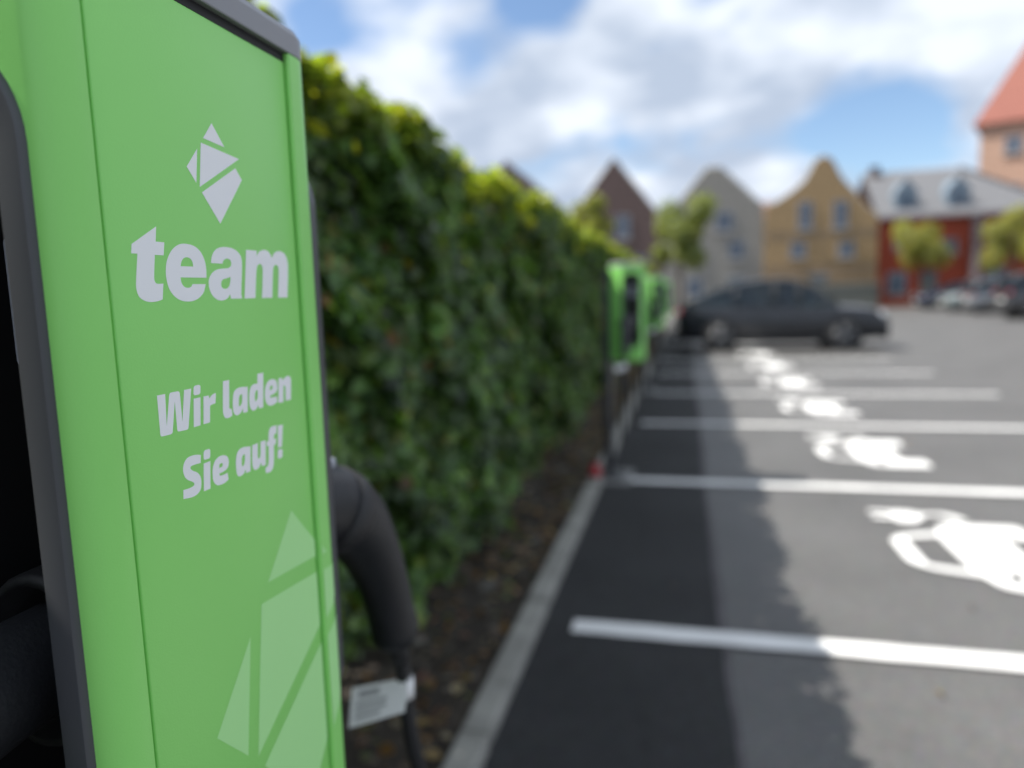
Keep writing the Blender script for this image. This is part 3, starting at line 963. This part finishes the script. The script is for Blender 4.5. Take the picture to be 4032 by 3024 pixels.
M['lamp_clear'] = mat('head_lamp', (0.55, 0.58, 0.62), 0.12, coat=1.0)
M['trim'] = mat('black_trim', (0.012, 0.012, 0.013), 0.6)
M['plate'] = mat('number_plate', (0.62, 0.62, 0.60), 0.5)
M['interior'] = mat('seat_fabric', (0.03, 0.03, 0.032), 0.9)

def car(name, label, paint, L, W, H, loc, rotz, style, group=None):
    """front points to local +x, origin on the ground below the middle"""
    t = thing(name, label, 'car', loc, rotz, group)
    hw = W/2
    if style == 'coupe_suv':
        body = [(-.500, .42, .78), (-.492, .33, 1.02), (-.470, .28, 1.10), (-.40, .25, 1.09), (-.25, .25, 1.06), (0, .25, 1.03), (.15, .25, 1.01), (.23, .25, 1.02), (.30, .25, .99), (.40, .26, .95), (.455, .28, .87), (.485, .32, .74), (.498, .40, .62)]
        roof = [(-.462, 1.105), (-.40, 1.24), (-.30, 1.43), (-.20, 1.56), (-.08, 1.63), (.02, 1.635), (.10, 1.57), (.16, 1.42), (.215, 1.22), (.262, 1.02)]
        hs, wr, pil = H/1.635, 0.288, (-.215, -.03, .085)
    elif style == 'hatch':
        body = [(-.500, .38, .80), (-.490, .28, .98), (-.46, .24, 1.00), (-.30, .22, .98), (-.1, .21, .96), (.1, .21, .95), (.20, .21, .97), (.30, .22, .93), (.42, .24, .84), (.475, .27, .72), (.496, .34, .58)]
        roof = [(-.487, .99), (-.455, 1.22), (-.41, 1.40), (-.30, 1.47), (-.12, 1.49), (.0, 1.48), (.07, 1.41), (.15, 1.22), (.235, .97)]
        hs, wr, pil = H/1.49, 0.305, (-.30, -.06, .10)
    else:  # estate / van-like
        body = [(-.500, .40, .90), (-.492, .30, 1.06), (-.46, .26, 1.07), (-.30, .24, 1.06), (-.1, .23, 1.05), (.12, .23, 1.04), (.24, .23, 1.05), (.34, .24, 1.02), (.44, .26, .94), (.480, .30, .80), (.497, .38, .64)]
        roof = [(-.490, 1.07), (-.478, 1.42), (-.455, 1.62), (-.35, 1.68), (-.12, 1.70), (.03, 1.69), (.11, 1.62), (.19, 1.38), (.275, 1.05)]
        hs, wr, pil = H/1.70, 0.33, (-.30, -.06, .12)
    bm = bmesh.new()
    rings = []
    for f, zb, zt in body:
        x = f*L
        e = max(0.0, (abs(f)-0.36)/0.14)
        w = hw*(1-0.22*e**2.2)
        zb, zt = zb*hs, zt*hs
        prof = [(0.0, zb), (w*0.86, zb), (w*0.97, zb+0.10*(zt-zb)+0.03), (w, zb+0.45*(zt-zb)), (w*0.985, zb+0.80*(zt-zb)), (w*0.94, zb+0.95*(zt-zb)), (w*0.80, zt+0.006), (0.0, zt+0.022)]
        ring = prof + [(-a, b) for a, b in prof[-2:0:-1]]
        rings.append([bm.verts.new((x, a, b)) for a, b in ring])
    for a, b in zip(rings, rings[1:]):
        for i in range(len(a)):
            bm.faces.new((a[i], a[(i+1) % len(a)], b[(i+1) % len(a)], b[i]))
    bm.faces.new(rings[0][::-1]); bm.faces.new(rings[-1])
    bd = from_bm('body', bm, paint, t)
    smooth_angle(bd, 32)
    def belt(f):
        return float(np.interp(f, [b[0] for b in body], [b[2]*hs for b in body]))
    # glazed cabin
    def section(f, zr, k):
        zr *= hs
        z0 = belt(f)-0.01
        w0 = hw*0.90; 
        g = min(1.0, max(0.0, (zr-z0)/(0.52*hs)))
        w1 = w0 - (w0-hw*0.70)*g
        return [(f*L, w0, z0), (f*L, w1, max(zr-0.045, z0+0.002)), (f*L, w1*0.86, max(zr-0.006, z0+0.003)), (f*L, 0.0, max(zr, z0+0.004))]
    secs = [section(f, z, 0) for f, z in roof]
    bm = bmesh.new()
    prev = None
    for s in secs:
        r = [bm.verts.new(p) for p in (s[0], s[1])] + [bm.verts.new((s[1][0], -s[1][1], s[1][2])), bm.verts.new((s[0][0], -s[0][1], s[0][2]))]
        if prev:
            bm.faces.new((prev[0], r[0], r[1], prev[1]))
            bm.faces.new((prev[2], r[2], r[3], prev[3]))
        prev = r
    gl = from_bm('side_glass', bm, M['car_glass'], t)
    # roof skin: between the tops of the side glass, except over windscreen and rear screen
    nroof = len(secs)
    i0 = 2 if style != 'coupe_suv' else 3
    i1 = nroof-4 if style != 'coupe_suv' else nroof-4
    def skin(a, b, nm, m, lift):
        bm = bmesh.new()
        prev = None
        for s in secs[a:b+1]:
            pts = [s[1], s[2], s[3], (s[2][0], -s[2][1], s[2][2]), (s[1][0], -s[1][1], s[1][2])]
            r = [bm.verts.new((p[0], p[1], p[2]+lift)) for p in pts]
            if prev:
                for q in range(4):
                    bm.faces.new((prev[q], prev[q+1], r[q+1], r[q]))
            prev = r
        return from_bm(nm, bm, m, t, smooth=True)
    skin(i0, i1, 'roof', paint, 0.004)
    skin(0, i0, 'rear_screen', M['car_glass'], 0.0)
    skin(i1, nroof-1, 'windscreen', M['car_glass'], 0.0)
    # pillars and roof rails along the glass edge
    for s in (-1, 1):
        bm = bmesh.new()
        tube(bm, [(p[1][0], s*(p[1][1]+0.004), p[1][2]) for p in secs], 0.026, 8)
        from_bm('roof_rail', bm, paint, t, smooth=True)
        for f in pil:
            zr = float(np.interp(f, [q[0] for q in roof], [q[1] for q in roof]))
            a = section(f, zr, 0)
            bm = bmesh.new()
            tube(bm, [(a[0][0]-0.02, s*(a[0][1]+0.004), a[0][2]), (a[1][0]+0.01, s*(a[1][1]+0.004), a[1][2])], 0.034, 6)
            from_bm('pillar', bm, M['trim'] if f != pil[0] else paint, t, smooth=True)
        # sill, handles, mirror
        bm = bmesh.new()
        box(bm, -0.30*L, 0.30*L, s*hw*0.95-0.03, s*hw*0.95+0.03, 0.20*hs, 0.29*hs, 0.01)
        from_bm('sill', bm, M['trim'], t)
        for f in (-0.13, 0.06):
            bm = bmesh.new()
            box(bm, f*L, f*L+0.17, s*(hw*0.985)-0.016, s*(hw*0.985)+0.016, belt(f)-0.17, belt(f)-0.145, 0.006)
            from_bm('door_handle', bm, paint, t)
        bm = bmesh.new()
        box(bm, 0.165*L, 0.165*L+0.11, s*(hw+0.085)-0.085, s*(hw+0.085)+0.085, belt(.16)+0.03, belt(.16)+0.17, 0.03)
        from_bm('mirror', bm, paint, t, smooth=True)
        for nm, m, f, zc, dx in (('headlight', M['lamp_clear'], .462, .79 if style == 'coupe_suv' else .72, .05), ('tail_light', M['lamp_red'], -.487, .93 if style != 'estate' else 1.0, .035)):
            bm = bmesh.new()
            xx = f*L
            yv = s*hw*(0.72 if f > 0 else 0.70)
            box(bm, xx-dx-0.04, xx+dx, yv-0.16, yv+0.16, zc*hs-0.065, zc*hs+0.065, 0.03)
            from_bm(nm, bm, m, t, smooth=True)
    # wheels with dark arches
    rw = 0.355 if style != 'hatch' else 0.31
    rw *= hs
    for f in (-wr, wr):
        for s in (-1, 1):
            bm = bmesh.new()
            tube(bm, [(f*L, s*(hw*0.70), rw+0.02), (f*L, s*(hw+0.002), rw+0.02)], rw*1.13, 28)
            from_bm('wheel_arch', bm, M['trim'], t)
            wh = []
            prof = [(hw*0.80, rw*0.6), (hw*0.80, rw*0.97), (hw*0.86, rw), (hw+0.002, rw), (hw+0.012, rw*0.96), (hw+0.014, rw*0.72)]
            bm = bmesh.new()
            rings = [[bm.verts.new((f*L+r*math.cos(2*math.pi*k/28), s*y, rw+r*math.sin(2*math.pi*k/28))) for k in range(28)] for y, r in prof]
            for a, b in zip(rings, rings[1:]):
                for k in range(28):
                    bm.faces.new((a[k], a[(k+1) % 28], b[(k+1) % 28], b[k]))
            w = from_bm('wheel', bm, M['tyre'], t, smooth=True)
            bm = bmesh.new()
            for q in range(5):
                a = q*2*math.pi/5+0.3
                for dd in (-0.14, 0.14):
                    tube(bm, [(f*L, s*(hw+0.014), rw), (f*L+rw*0.70*math.cos(a+dd), s*(hw+0.010), rw+rw*0.70*math.sin(a+dd))], [0.032, 0.020], 6)
            tube(bm, [(f*L+rw*0.71*math.cos(2*math.pi*k/28), s*(hw+0.008), rw+rw*0.71*math.sin(2*math.pi*k/28)) for k in range(29)], 0.016, 6, cap=False)
            from_bm('rim', bm, M['rim'], w, smooth=True)
    # bumpers, grille, plates, seats
    for f, nm in ((.490, 'front_bumper'), (-.492, 'rear_bumper')):
        bm = bmesh.new()
        box(bm, f*L-0.10, f*L+0.03, -hw*0.80, hw*0.80, 0.24*hs, 0.46*hs, 0.04)
        from_bm(nm, bm, M['trim'], t, smooth=True)
        bm = bmesh.new()
        xo = f*L + (0.034 if f > 0 else -0.016-0.10+0.07)
        if f < 0:
            xo = -0.503*L-0.004
        box(bm, xo-0.006, xo+0.006, -0.26, 0.26, (0.36 if f > 0 else 0.66)*hs, (0.36 if f > 0 else 0.66)*hs+0.11, 0.002)
        from_bm('number_plate', bm, M['plate'], t)
    bm = bmesh.new()
    box(bm, .488*L, .498*L+0.01, -hw*0.42, hw*0.42, 0.56*hs, 0.72*hs, 0.01)
    from_bm('grille', bm, M['trim'], t)
    for fx in (-.14, .04):
        for yv in (-0.36, 0.36):
            bm = bmesh.new()
            box(bm, fx*L-0.08, fx*L+0.08, yv-0.22, yv+0.22, 0.75*hs, 1.22*hs, 0.05)
            box(bm, fx*L-0.06, fx*L+0.03, yv-0.11, yv+0.11, 1.24*hs, 1.42*hs, 0.04)
            from_bm('seat', bm, M['interior'], t)
    return t
car('parked_car', 'black coupe-roofed SUV parked across the last charging bays', M['car_black'], 4.55, 1.88, 1.64, (2.10, 17.78, 0), 0.0, 'coupe_suv')
row = 'cars parked in the row before the red house'
car('parked_car', 'dark navy hatchback parked below the leafy tree, beside the yellow gabled house end', M['car_navy'], 4.2, 1.78, 1.50, (14.7, 44.4, 0), math.pi, 'hatch', row)
car('parked_car', 'pale silver-green hatchback parked next to the navy hatchback', M['car_silver'], 4.1, 1.76, 1.50, (14.6, 39.9, 0), math.pi, 'hatch', row)
car('parked_car', 'grey estate car parked tail to the lane with red lamps showing', M['car_grey'], 4.4, 1.80, 1.55, (14.6, 36.2, 0), 0.0, 'estate', row)
car('parked_car', 'anthracite tall estate car parked beside the grey one', M['car_dark'], 4.5, 1.84, 1.75, (13.9, 30.6, 0), 0.0, 'estate', row)
car('parked_car', 'white van-like estate car beside the anthracite car', M['car_white'], 4.5, 1.84, 1.78, (14.5, 27.6, 0), math.pi, 'estate', row)

# ------------------------------------------------------------------ houses
M['w_orange'] = mat('ochre_brick', (0.34, 0.235, 0.125), 0.9, 0.18, 2.5, 0.3, 30)
M['w_red'] = mat('red_render', (0.30, 0.055, 0.028), 0.9, 0.15, 2.0)
M['w_grey'] = mat('grey_brick', (0.255, 0.245, 0.225), 0.9, 0.14, 2.5, 0.3, 30)
M['w_brown'] = mat('brown_brick', (0.115, 0.080, 0.075), 0.9, 0.2, 2.5, 0.3, 30)
M['w_pink'] = mat('pale_pink_brick', (0.44, 0.29, 0.215), 0.9, 0.12, 2.0, 0.2, 30)
M['r_grey'] = mat('slate_roof', (0.145, 0.148, 0.158), 0.7, 0.15, 6, 0.6, 12)
M['r_red'] = mat('clay_roof', (0.27, 0.10, 0.075), 0.8, 0.18, 6, 0.6, 12)
M['frame_w'] = mat('window_frame', (0.26, 0.28, 0.32), 0.6)
M['pane'] = mat('window_pane', (0.075, 0.105, 0.15), 0.06)
M['dormer'] = mat('zinc_dormer', (0.16, 0.22, 0.28), 0.5, 0.1, 5)
M['pipe'] = mat('zinc_pipe', (0.20, 0.165, 0.175), 0.5)
M['sill'] = mat('stone_sill', (0.36, 0.34, 0.31), 0.85)
M['door'] = mat('house_door', (0.10, 0.12, 0.13), 0.5)

def window(parent, x, z, w, h, y, sill=True):
    bm = bmesh.new()
    t_ = 0.09
    for (a, b, c, d) in ((x-w/2, x+w/2, z+h/2-t_, z+h/2), (x-w/2, x+w/2, z-h/2, z-h/2+t_), (x-w/2, x-w/2+t_, z-h/2+t_, z+h/2-t_), (x+w/2-t_, x+w/2, z-h/2+t_, z+h/2-t_), (x-0.03, x+0.03, z-h/2+t_, z+h/2-t_)):
        box(bm, a, b, y-0.05, y+0.06, c, d)
    f = from_bm('window', bm, M['frame_w'], parent)
    for s in (-1, 1):
        x0, x1 = (x-w/2+t_, x-0.03) if s < 0 else (x+0.03, x+w/2-t_)
        box_obj('pane', (x0, x1, y-0.012, y+0.02, z-h/2+t_, z+h/2-t_), M['pane'], f)
    if sill:
        box_obj('sill', (x-w/2-0.1, x+w/2+0.1, y-0.16, y+0.05, z-h/2-0.10, z-h/2-0.002), M['sill'], f)
    return f

def gable_house(name, label, gable, y0, depth, wall_m, roof_m, windows, doors=(), base_x=0, ridge=None, eaves=None, coping=None):
    """gable polygon (x,z) facing -y; roof slabs follow ridge and eaves"""
    t = thing(name, label, 'house', (base_x, y0, 0))
    g = [(x-base_x, z) for x, z in gable]
    bm = bmesh.new()
    prism(bm, g, 'y', 0, 0.35)
    wl_ = from_bm('gable_wall', bm, wall_m, t)
    xs = [p[0] for p in g]
    x0, x1 = min(xs), max(xs)
    ze = eaves
    (rx, rz) = (ridge[0]-base_x, ridge[1])
    bm = bmesh.new()
    box(bm, x0+0.02, x1-0.02, 0.36, depth, 0.0, ze)
    from_bm('side_wall', bm, wall_m, t)
    bm = bmesh.new()
    prism(bm, [(x0+0.02, ze+0.002), (x1-0.02, ze+0.002), (rx, rz-0.28)], 'y', depth-0.3, depth)
    from_bm('rear_gable', bm, wall_m, t)
    for xe in (x0-0.15, x1+0.15):
        bm = bmesh.new()
        prism(bm, [(xe, ze-0.12), (rx, rz-0.22), (rx, rz), (xe, ze+0.10)], 'y', 0.362, depth+0.15)
        from_bm('roof_slope', bm, roof_m, t)
    if coping:
        bm = bmesh.new()
        for a, b in zip(coping, coping[1:]):
            tube(bm, [(a[0]-base_x, 0.15, a[1]), (b[0]-base_x, 0.15, b[1])], 0.12, 6)
        from_bm('gable_coping', bm, M['sill'], t)
    for (x, z, w, h) in windows:
        window(t, x-base_x, z, w, h, -0.02)
    for (x, w, h) in doors:
        d = box_obj('door', (x-base_x-w/2, x-base_x+w/2, -0.05, 0.05, 0.02, h), M['door'], t)
        box_obj('door_frame', (x-base_x-w/2-0.12, x-base_x+w/2+0.12, -0.03, 0.04, h+0.002, h+0.14), M['frame_w'], d)
    return t
HY = 50.0
gable_house('gabled_house', 'dark brown brick house with steep pointed gable behind the hedge top', [(-8.4, 0), (-1.5, 0), (-1.5, 6.2), (-4.8, 10.5), (-8.4, 5.9)], HY, 10, M['w_brown'], M['r_grey'], [(-4.2, 5.9, 0.95, 1.6), (-5.6, 5.9, 0.8, 1.6), (-3.0, 3.2, 0.9, 1.4), (-6.0, 3.2, 0.9, 1.4)], [(-4.6, 1.0, 2.1)], -4.8, (-4.8, 10.4), 5.9, [(-1.5, 6.2), (-4.8, 10.5), (-8.4, 5.9)])
gable_house('gabled_house', 'grey brick house with blunt pointed gable between brown and yellow houses', [(-1.45, 0), (5.05, 0), (5.05, 6.7), (2.2, 9.45), (1.4, 9.45), (-1.45, 6.1)], HY, 10, M['w_grey'], M['r_grey'], [(2.5, 5.9, 1.1, 1.3), (3.3, 4.0, 1.0, 1.2), (0.6, 4.0, 1.0, 1.2), (0.6, 1.6, 1.0, 1.3)], [(3.3, 1.0, 2.1)], 1.8, (1.8, 9.1), 6.0, [(-1.45, 6.1), (1.4, 9.45), (2.2, 9.45), (5.05, 6.7)])
M['w_band'] = mat('dark_ochre_brick', (0.255, 0.185, 0.115), 0.9, 0.15, 2.5, 0.3, 30)
ogee = [(5.10, 6.75), (5.9, 7.0), (6.8, 7.6), (7.5, 8.2), (7.85, 8.9), (8.1, 9.4), (8.55, 9.65), (9.0, 9.4), (9.25, 8.9), (9.6, 8.2), (10.3, 7.4), (11.2, 6.3), (11.85, 5.75)]
oh = gable_house('gabled_house', 'ochre yellow brick house with curved bell gable', [(5.10, 0), (11.85, 0)] + ogee[::-1], HY-0.3, 10, M['w_orange'], M['r_grey'], [(7.5, 6.0, 0.85, 1.75), (9.6, 5.95, 0.85, 1.75), (7.1, 3.85, 0.95, 1.0), (10.0, 3.75, 0.95, 1.0)], [(8.4, 1.0, 2.1)], 8.5, (8.5, 8.3), 5.6, ogee)
for za, zb in ((1.9, 2.9), (4.55, 5.05)):
    box_obj('brick_band', (-3.38, 3.33, -0.018, -0.002, za, zb), M['w_band'], oh)
# long red house with slate roof and dormers
rh = thing('terraced_house', 'long red rendered house with slate roof and blue dormers', 'house', (17, HY, 0))
box_obj('front_wall', (-5.1, 9.0, 0.0, 8.0, 0.0, 5.75), M['w_red'], rh)
for (ya, yb) in ((-0.35, 4.2), (8.4, 4.2)):
    bm = bmesh.new()
    v = []
    z0, z1 = 5.55, 8.85
    s = 1 if ya < yb else -1
    xa, xb, xb2 = -5.2, 5.6, 0.65
    pts = [(-5.2, ya, z0), (3.6, ya, z0) if False else (5.2, ya, z0), (0.75, yb, z1), (-6.6, yb, z1)]
    pts[3] = (-5.2, yb, z1)
    a = [bm.verts.new(p) for p in pts]
    b = [bm.verts.new((p[0], p[1], p[2]+0.18)) for p in pts]
    bm.faces.new(a[::-1]); bm.faces.new(b)
    for i in range(4):
        bm.faces.new((a[i], a[(i+1) % 4], b[(i+1) % 4], b[i]))
    from_bm('roof_slope', bm, M['r_grey'], rh)
bm = bmesh.new()
a = [bm.verts.new(p) for p in ((5.2, -0.35, 5.56), (5.2, 8.4, 5.56), (0.78, 4.2, 8.86))]
b = [bm.verts.new((p.co.x, p.co.y, p.co.z+0.16)) for p in a]
bm.faces.new(a[::-1]); bm.faces.new(b)
for i in range(3):
    bm.faces.new((a[i], a[(i+1) % 3], b[(i+1) % 3], b[i]))
from_bm('hip_slope', bm, M['r_grey'], rh)
for x in (-3.45, -0.5):
    bm = bmesh.new()
    prism(bm, [(x-0.62, 5.75), (x+0.62, 5.75), (x+0.62, 7.1), (x, 8.0), (x-0.62, 7.1)], 'y', 0.25, 3.6)
    dm = from_bm('dormer', bm, M['dormer'], rh)
    bm = bmesh.new()
    box(bm, x-0.40, x+0.40, 0.19, 0.245, 6.15, 7.05)
    from_bm('pane', bm, M['pane'], dm)
    bm = bmesh.new()
    tube(bm, [(x-0.75, 0.3, 7.0), (x, 0.3, 8.08), (x+0.75, 0.3, 7.0)], 0.07, 6)
    from_bm('verge', bm, M['frame_w'], dm)
bm = bmesh.new()
box(bm, -4.75, -4.25, 3.6, 4.4, 8.5, 9.4)
from_bm('chimney', bm, M['w_brown'], rh)
for x, z, w, h in ((-3.6, 4.3, 1.1, 1.3), (-1.0, 3.7, 0.9, 0.9), (1.6, 4.2, 1.1, 1.3), (-3.9, 1.5, 1.1, 1.4), (1.6, 1.6, 1.2, 1.4), (3.6, 4.2, 1.1, 1.3)):
    window(rh, x, z, w, h, -0.02)
bm = bmesh.new()
tube(bm, [(0.45, -0.12, 0.1), (0.45, -0.12, 5.6)], 0.28, 8)
from_bm('pipe_shaft', bm, M['pipe'], rh)
bm = bmesh.new()
tube(bm, [(-5.2, -0.42, 5.55), (5.3, -0.42, 5.55)], 0.08, 8)
from_bm('gutter', bm, M['pipe'], rh)
bm = bmesh.new()
tube(bm, [(5.2, -0.35, 5.72), (0.78, 4.2, 9.02)], 0.14, 6)
from_bm('hip_ridge', bm, M['metal_dark'], rh)
d = box_obj('door', (-2.6, -1.6, -0.05, 0.04, 0.02, 2.2), M['door'], rh)
# tower-like pink house behind it
tw = thing('tower_house', 'tall pale pink brick house with steep red tiled roof', 'house', (21.6, 62, 0), math.radians(-25))
box_obj('wall', (0, 12, 0, 10, 0, 13.2), M['w_pink'], tw)
bm = bmesh.new()
base = [(-0.45, -0.4, 13.1), (12.4, -0.4, 13.1), (12.4, 10.4, 13.1), (-0.45, 10.4, 13.1)]
vb = [bm.verts.new(p) for p in base]
vt = [bm.verts.new((4.2, 5, 23.0)), bm.verts.new((7.8, 5, 23.0))]
bm.faces.new(vb[::-1])
bm.faces.new((vb[0], vb[1], vt[1], vt[0])); bm.faces.new((vb[2], vb[3], vt[0], vt[1]))
bm.faces.new((vb[1], vb[2], vt[1])); bm.faces.new((vb[3], vb[0], vt[0]))
from_bm('roof', bm, M['r_red'], tw)
for x, z in ((2.1, 11.4), (6.0, 11.4), (2.1, 8.0), (6.0, 8.0)):
    window(tw, x, z, 1.1, 1.2, -0.02)
# pink-roofed house glimpsed between the grey and yellow gables, and a dark roof behind the hedge
bh = thing('background_house', 'pink tiled roof showing between the grey and ochre gables', 'house', (6.0, 66, 0))
box_obj('wall', (-4.2, 4.2, 0, 7, 0, 6.2), M['w_pink'], bh)
for s in (-1, 1):
    bm = bmesh.new()
    prism(bm, [(3.5+s*4.0, 6.1), (3.5, 9.2), (3.5, 9.0), (3.5+s*4.0, 5.9)], 'x', -4.5, 4.5)
    from_bm('roof_slope', bm, M['r_red'], bh)
gable_house('gabled_house', 'dark house whose roof peak just shows above the hedge', [(-15.5, 0), (-9.2, 0), (-9.2, 7.9), (-12.5, 11.0), (-15.5, 7.9)], HY+0.4, 9, M['w_brown'], M['r_grey'], [(-12.3, 6.5, 1.0, 1.4), (-11.0, 3.5, 1.0, 1.4)], [(-13.5, 1.0, 2.1)], -12.4, (-12.5, 11.0), 7.8, None)
# low garden wall before the ochre house
gw = thing('garden_wall', 'low greenish grey garden wall before the ochre house', 'wall', (8.6, 48.95, 0))
M['gwall'] = mat('mossy_wall', (0.16, 0.165, 0.145), 0.9, 0.2, 4, 0.3, 30)
box_obj('wall_body', (-3.2, 3.2, -0.15, 0.15, 0, 1.5), M['gwall'], gw)
box_obj('wall_coping', (-3.3, 3.3, -0.21, 0.21, 1.502, 1.60), M['sill'], gw)

# ------------------------------------------------------------------ trees
def tree(label, x, y, h, crown_z, rx, rz, cols, wts, n, leaf):
    t = thing('tree', label, 'tree', (x, y, 0))
    bm = bmesh.new()
    top = h*0.72
    tube(bm, spline([(0, 0, -0.1), (0.04, 0.02, top*0.35), (-0.05, 0.03, top*0.7), (0.02, 0, top)], 4), list(np.linspace(0.11, 0.035, 13)), 8)
    tk = from_bm('trunk', bm, M['bark'], t, smooth=True)
    cs = []
    for k in range(11):
        a = RNG.uniform(0, 6.28); rr = RNG.uniform(0.25, 0.8)*rx; zq = crown_z + RNG.uniform(-0.75, 0.8)*rz
        c = Vector((rr*math.cos(a), rr*math.sin(a), zq))
        cs.append((c, RNG.uniform(0.28, 0.48)*rx))
        bm = bmesh.new()
        s = Vector((0, 0, min(top*0.95, zq*0.72)))
        tube(bm, [s, s.lerp(c, 0.5)+Vector((0, 0, 0.1)), c], [0.04, 0.024, 0.010], 6)
        from_bm('limb', bm, M['bark'], tk, smooth=True)
    P, N = [], []
    for c, r in cs:
        q = n//len(cs)
        d = RNG.normal(size=(q, 3)); d /= np.linalg.norm(d, axis=1, keepdims=True)
        P.append(np.array(c) + d*r*(RNG.random((q, 1))**0.45)*np.array([1, 1, 1.1])); N.append(d + RNG.normal(0, 0.6, (q, 3)) + np.array([0, 0, 0.4]))
    P = np.concatenate(P); N = np.concatenate(N)
    leaves('crown', P, N, leaf*RNG.uniform(0.6, 1.3, len(P)), pal(cols, wts, len(P)), M['leaf'], t)
    return t
yel = [(0.24, 0.26, 0.06), (0.30, 0.30, 0.08), (0.15, 0.19, 0.05), (0.34, 0.26, 0.09)]
grn = [(0.17, 0.21, 0.06), (0.24, 0.26, 0.08), (0.11, 0.15, 0.045)]
tree('small yellow-green tree rising above the hedge before the brown gable', -4.15, 31, 6.0, 4.7, 1.0, 1.3, yel, [2, 2, 2, 0.3], 4200, 0.15)
tree('slim pale green tree before the grey gable', -0.25, 31, 6.2, 4.0, 1.45, 1.75, grn, [2, 2, 1], 7000, 0.16)
tree('round yellow-green tree before the red house beside the ochre gable', 13.6, 46.3, 5.6, 3.8, 1.75, 1.55, yel, [2, 2, 1, 0.8], 5200, 0.17)
tree('yellow-green tree before the red house under the tower', 18.1, 46.3, 5.8, 3.9, 1.75, 1.75, yel, [2, 2, 1, 0.8], 5200, 0.17)
